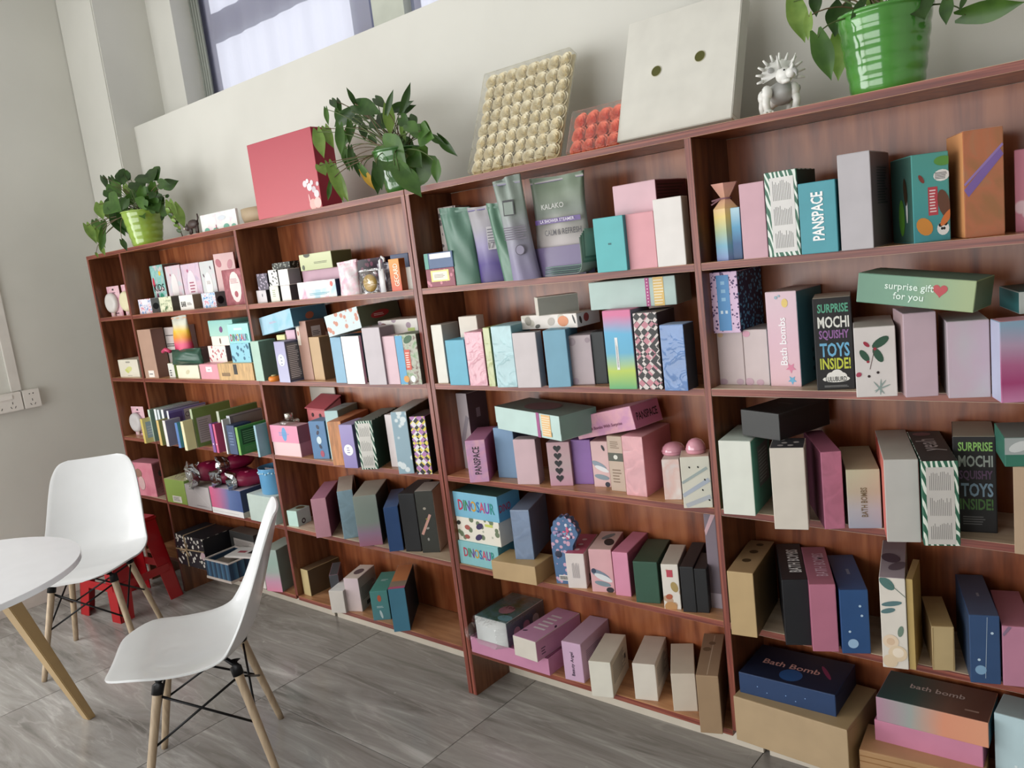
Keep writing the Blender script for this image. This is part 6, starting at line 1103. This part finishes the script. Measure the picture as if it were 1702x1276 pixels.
# ---------------- furniture ----------------
PLAS = plain('dcdee0', .3, 0, Coat_Weight=.25); LEGW, _t, _b = newmat('beech', .45)
_c = nd(_t, 'ShaderNodeTexCoord'); _m = nd(_t, 'ShaderNodeMapping'); _m.inputs['Scale'].default_value = (60, 60, 5); _n = nd(_t, 'ShaderNodeTexNoise', Scale=1.5, Detail=4.0)
_r = ramp(_t, [(.3, '9c8870'), (.7, 'b8a388')]); _t.links.new(_c.outputs['Object'], _m.inputs[0]); _t.links.new(_m.outputs[0], _n.inputs['Vector']); _t.links.new(_n.outputs['Fac'], _r.inputs['Fac']); _t.links.new(_r.outputs['Color'], _b.inputs['Base Color'])
BLK = plain('1a1a1c', .4, .6)
def chair(B, D, label):
    B = Vector((B[0], B[1], 0)); D = Vector((D[0], D[1], 0)); f = (B-D).normalized(); pp = Vector((-f.y, f.x, 0)); c = (B+D)/2+pp*.2
    ang = math.atan2(f.y, f.x)-PI/2      # local +y is the facing direction
    r = empty('shell_chair', c, ang); tag(r, label, 'chair')
    prof = [(.255, .425), (.25, .434), (.232, .442), (.16, .446), (.06, .428), (-.04, .418), (-.115, .424), (-.165, .455), (-.205, .515), (-.238, .60), (-.27, .69), (-.298, .77), (-.316, .825), (-.322, .842)]
    half = [.05, .115, .168, .222, .233, .234, .232, .226, .218, .21, .20, .185, .155, .11]
    curl = [.0, .003, .006, .014, .02, .03, .045, .055, .055, .045, .036, .028, .018, .01]
    # smooth resample
    def cat_(a, t):
        i = min(int(t), len(a)-2); u = t-i; p = [a[max(0, i-1)], a[i], a[i+1], a[min(len(a)-1, i+2)]]
        return .5*((2*p[1])+(-p[0]+p[2])*u+(2*p[0]-5*p[1]+4*p[2]-p[3])*u*u+(-p[0]+3*p[1]-3*p[2]+p[3])*u**3)
    ny, nx = 48, 20; vs = []
    for j in range(ny+1):
        t = (len(prof)-1)*j/ny; y_ = cat_([p[0] for p in prof], t); z_ = cat_([p[1] for p in prof], t); hw = cat_(half, t); cu = cat_(curl, t)
        y2 = cat_([p[0] for p in prof], min(t+.05, len(prof)-1)); z2 = cat_([p[1] for p in prof], min(t+.05, len(prof)-1))
        if t > len(prof)-1.06: y2, z2 = 2*y_-cat_([p[0] for p in prof], t-.05), 2*z_-cat_([p[1] for p in prof], t-.05)
        tg = Vector((0, y2-y_, z2-z_)).normalized(); nrm = Vector((0, -tg.z, tg.y)) * -1
        nrm = Vector((0, tg.z, -tg.y)); nrm = nrm if (nrm.z > 0 or nrm.y > 0) else -nrm
        for i in range(nx+1):
            s = (i/nx*2-1); ss = math.copysign(abs(s)**.9, s)
            vs.append(Vector((ss*hw, y_, z_))+nrm*(cu*abs(ss)**2.2))
    q = MB(); q.add(vs, [(j*(nx+1)+i, j*(nx+1)+i+1, (j+1)*(nx+1)+i+1, (j+1)*(nx+1)+i) for j in range(ny) for i in range(nx)], PLAS)
    o = q.build('seat_shell', r, smooth=True); m_ = o.modifiers.new('s', 'SOLIDIFY'); m_.thickness = .007; m_.offset = 0; m2 = o.modifiers.new('b', 'BEVEL'); m2.width = .003; m2.segments = 2; m2.limit_method = 'ANGLE'
    tips = {}
    for sx in (-1, 1):
        for sy in (-1, 1):
            top = Vector((sx*.125, sy*.115-.005, .385)); tip = Vector((sx*.2, sy*.2, 0)); tips[(sx, sy)] = (top, tip)
            lg_ = mb_obj(lambda q: q.tube([tip, tip.lerp(top, .08), tip.lerp(top, .5), tip.lerp(top, .9), top], .0105, LEGW, 14, .0155), 'leg', r, smooth=True)
            mb_obj(lambda q: (q.tube([tip.lerp(top, .93), top, top+Vector((-sx*.012, 0, .018))], .0178, BLK, 14), q.tube([top+Vector((0, 0, .005)), Vector((sx*.06, sy*.07, .408))], .007, BLK, 8)), 'leg_bracket', lg_, smooth=True)
    def brace(a, b_):
        (ta, pa), (tb, pb) = tips[a], tips[b_]
        mb_obj(lambda q: (q.tube([ta.lerp(pa, .08), tb.lerp(pb, .48)], .004, BLK, 7), q.tube([tb.lerp(pb, .08), ta.lerp(pa, .48)], .004, BLK, 7),
                          q.ball(tb.lerp(pb, .48), .009, BLK, 8), q.ball(ta.lerp(pa, .48), .009, BLK, 8)), 'wire_brace', r, smooth=True)
    brace((-1, 1), (1, 1)); brace((-1, -1), (1, -1)); brace((-1, -1), (-1, 1)); brace((1, -1), (1, 1))
    return r
chair((-.775, -.799), (-.548, -.464), 'white plastic shell chair with wooden legs in the foreground, turned sideways')
chair((-1.772, -.83), (-2.076, -.579), 'white plastic shell chair with wooden legs behind the table near the wall')
r = empty('round_table', (-1.177, -1.276, 0)); tag(r, 'round white table on splayed wooden legs at the left edge', 'table')
mb_obj(lambda q: q.lathe([(.44, .698), (.4615, .7), (.4625, .702), (.4625, .718), (.4615, .72), (.01, .72)], plain('eef0f6', .2, 0, Coat_Weight=.3), 96), 'table_top', r)
for a in (101, 221, 341):
    t = math.radians(a); d_ = Vector((math.cos(t), math.sin(t), 0)); s_ = Vector((-d_.y, d_.x, 0))
    def lg(q):
        top, tip = d_*.20+Vector((0, 0, .69)), d_*.43
        vs = []
        for c_, hw, hd in ((top, .037, .026), (tip, .02, .015)):
            for a_, b_ in ((-1, -1), (1, -1), (1, 1), (-1, 1)): vs.append(c_+s_*(a_*hw)+d_*(b_*hd)+Vector((0, 0, 0)))
        q.add(vs, [(0, 3, 2, 1), (4, 5, 6, 7), (0, 1, 5, 4), (1, 2, 6, 5), (2, 3, 7, 6), (3, 0, 4, 7)], plain('b09468', .4))
    mb_obj(lg, 'leg', r, bevel=.003)
mb_obj(lambda q: (q.box(-.22, -.025, .672, .22, .025, .697, plain('c4a274', .4), Matrix.Rotation(math.radians(11), 4, 'Z')), q.box(-.22, -.025, .6722, .22, .025, .6972, plain('c4a274', .4), Matrix.Rotation(math.radians(101), 4, 'Z'))), 'cross_frame', r)
# red plastic stool
r = empty('plastic_stool', (-2.245, -.225, 0), math.radians(8)); tag(r, 'red plastic stool with wide tapering legs in the corner behind the chair', 'stool')
RED = plain('a4141c', .3)
mb_obj(lambda q: q.box(-.14, -.14, .43, .14, .14, .452, RED), 'seat', r, bevel=.008)
def apron(q):
    for k in range(4):
        mx = Matrix.Rotation(k*PI/2, 4, 'Z'); q.add([mx @ Vector(p) for p in ((-.132, -.134, .43), (.132, -.134, .43), (.14, -.142, .33), (-.14, -.142, .33), (-.132, -.130, .43), (.132, -.130, .43), (.14, -.138, .33), (-.14, -.138, .33))],
              [(0, 3, 2, 1), (4, 5, 6, 7), (0, 1, 5, 4), (2, 3, 7, 6), (1, 2, 6, 5), (3, 0, 4, 7)], RED)
mb_obj(apron, 'apron', r)
for sx in (-1, 1):
    for sy in (-1, 1):
        def lg(q):
            for ax in (0, 1):
                def P(a, b_, z_): return (sx*a, sy*b_, z_) if ax == 0 else (sx*b_, sy*a, z_)
                a0, a1, b0, b1 = .142, .178, .055, .105
                v = [P(a0, b0, .335), P(a0, a0, .335), P(a1, a1, 0), P(a1, b1, 0), P(a0-.005, b0, .335), P(a0-.005, a0, .335), P(a1-.005, a1, 0), P(a1-.005, b1, 0)]
                q.add(v, [(0, 1, 2, 3), (7, 6, 5, 4), (0, 4, 5, 1), (1, 5, 6, 2), (2, 6, 7, 3), (3, 7, 4, 0)], RED)
        mb_obj(lg, 'leg', r)
mb_obj(lambda q: [q.box(*(a+b_), RED) for a, b_ in (((-.135, -.163, .15), (.135, -.158, .19)), ((-.135, .158, .15), (.135, .163, .19)), ((-.163, -.135, .15), (-.158, .135, .19)), ((.158, -.135, .15), (.163, .135, .19)))], 'stretcher', r)
# sockets and cable channel on the left wall
PW = plain('dcd8d2', .35)
def socket(y0, y1, label, sw):
    r = empty('wall_socket', (XW, (y0+y1)/2, 1.056)); tag(r, label, 'socket'); h_ = (y1-y0)/2
    mb_obj(lambda q: q.box(0, -h_, 0, .035, h_, .1, PW), 'back_box', r, bevel=.003); fp = mb_obj(lambda q: q.box(.0352, -h_+.002, .002, .042, h_-.002, .098, plain('e4e0da', .3)), 'face_plate', r, bevel=.002)
    def holes(q):
        K = plain('1c1a1a')
        cs = (0,) if not sw else (-.03, .035)
        for c_ in cs:
            for a, b_, t_ in ((0, .045, 0), (-.01, .022, .5), (.01, .022, -.5)): q.box(.0421, -.0015, -.006, .0426, .0015, .006, K, Matrix.Translation((0, c_+a, b_)) @ Matrix.Rotation(t_, 4, 'X'))
        if not sw:
            for a in (-.009, .009): q.ball((.0425, a, .078), (.0006, .0035, .003), K, 8)
    tag(mb_obj(holes, 'pin_holes', fp), kind='stuff')
    if sw: mb_obj(lambda q: q.box(.0421, -.035, .066, .046, .04, .088, plain('ece8e2', .25)), 'rocker_switch', fp, bevel=.001)
socket(-.362, -.275, 'white wall socket plate nearest the bookcase', False); socket(-.535, -.364, 'white switched double socket plate at the left picture edge', True)
o = mb_obj(lambda q: q.box(0, 0, 0, .016, .05, HC-1.16, PW), 'cable_channel', bevel=.002); o.location = (XW, -.40, 1.157); tag(o, 'white vertical cable channel running up the left wall from the sockets', 'cable channel')
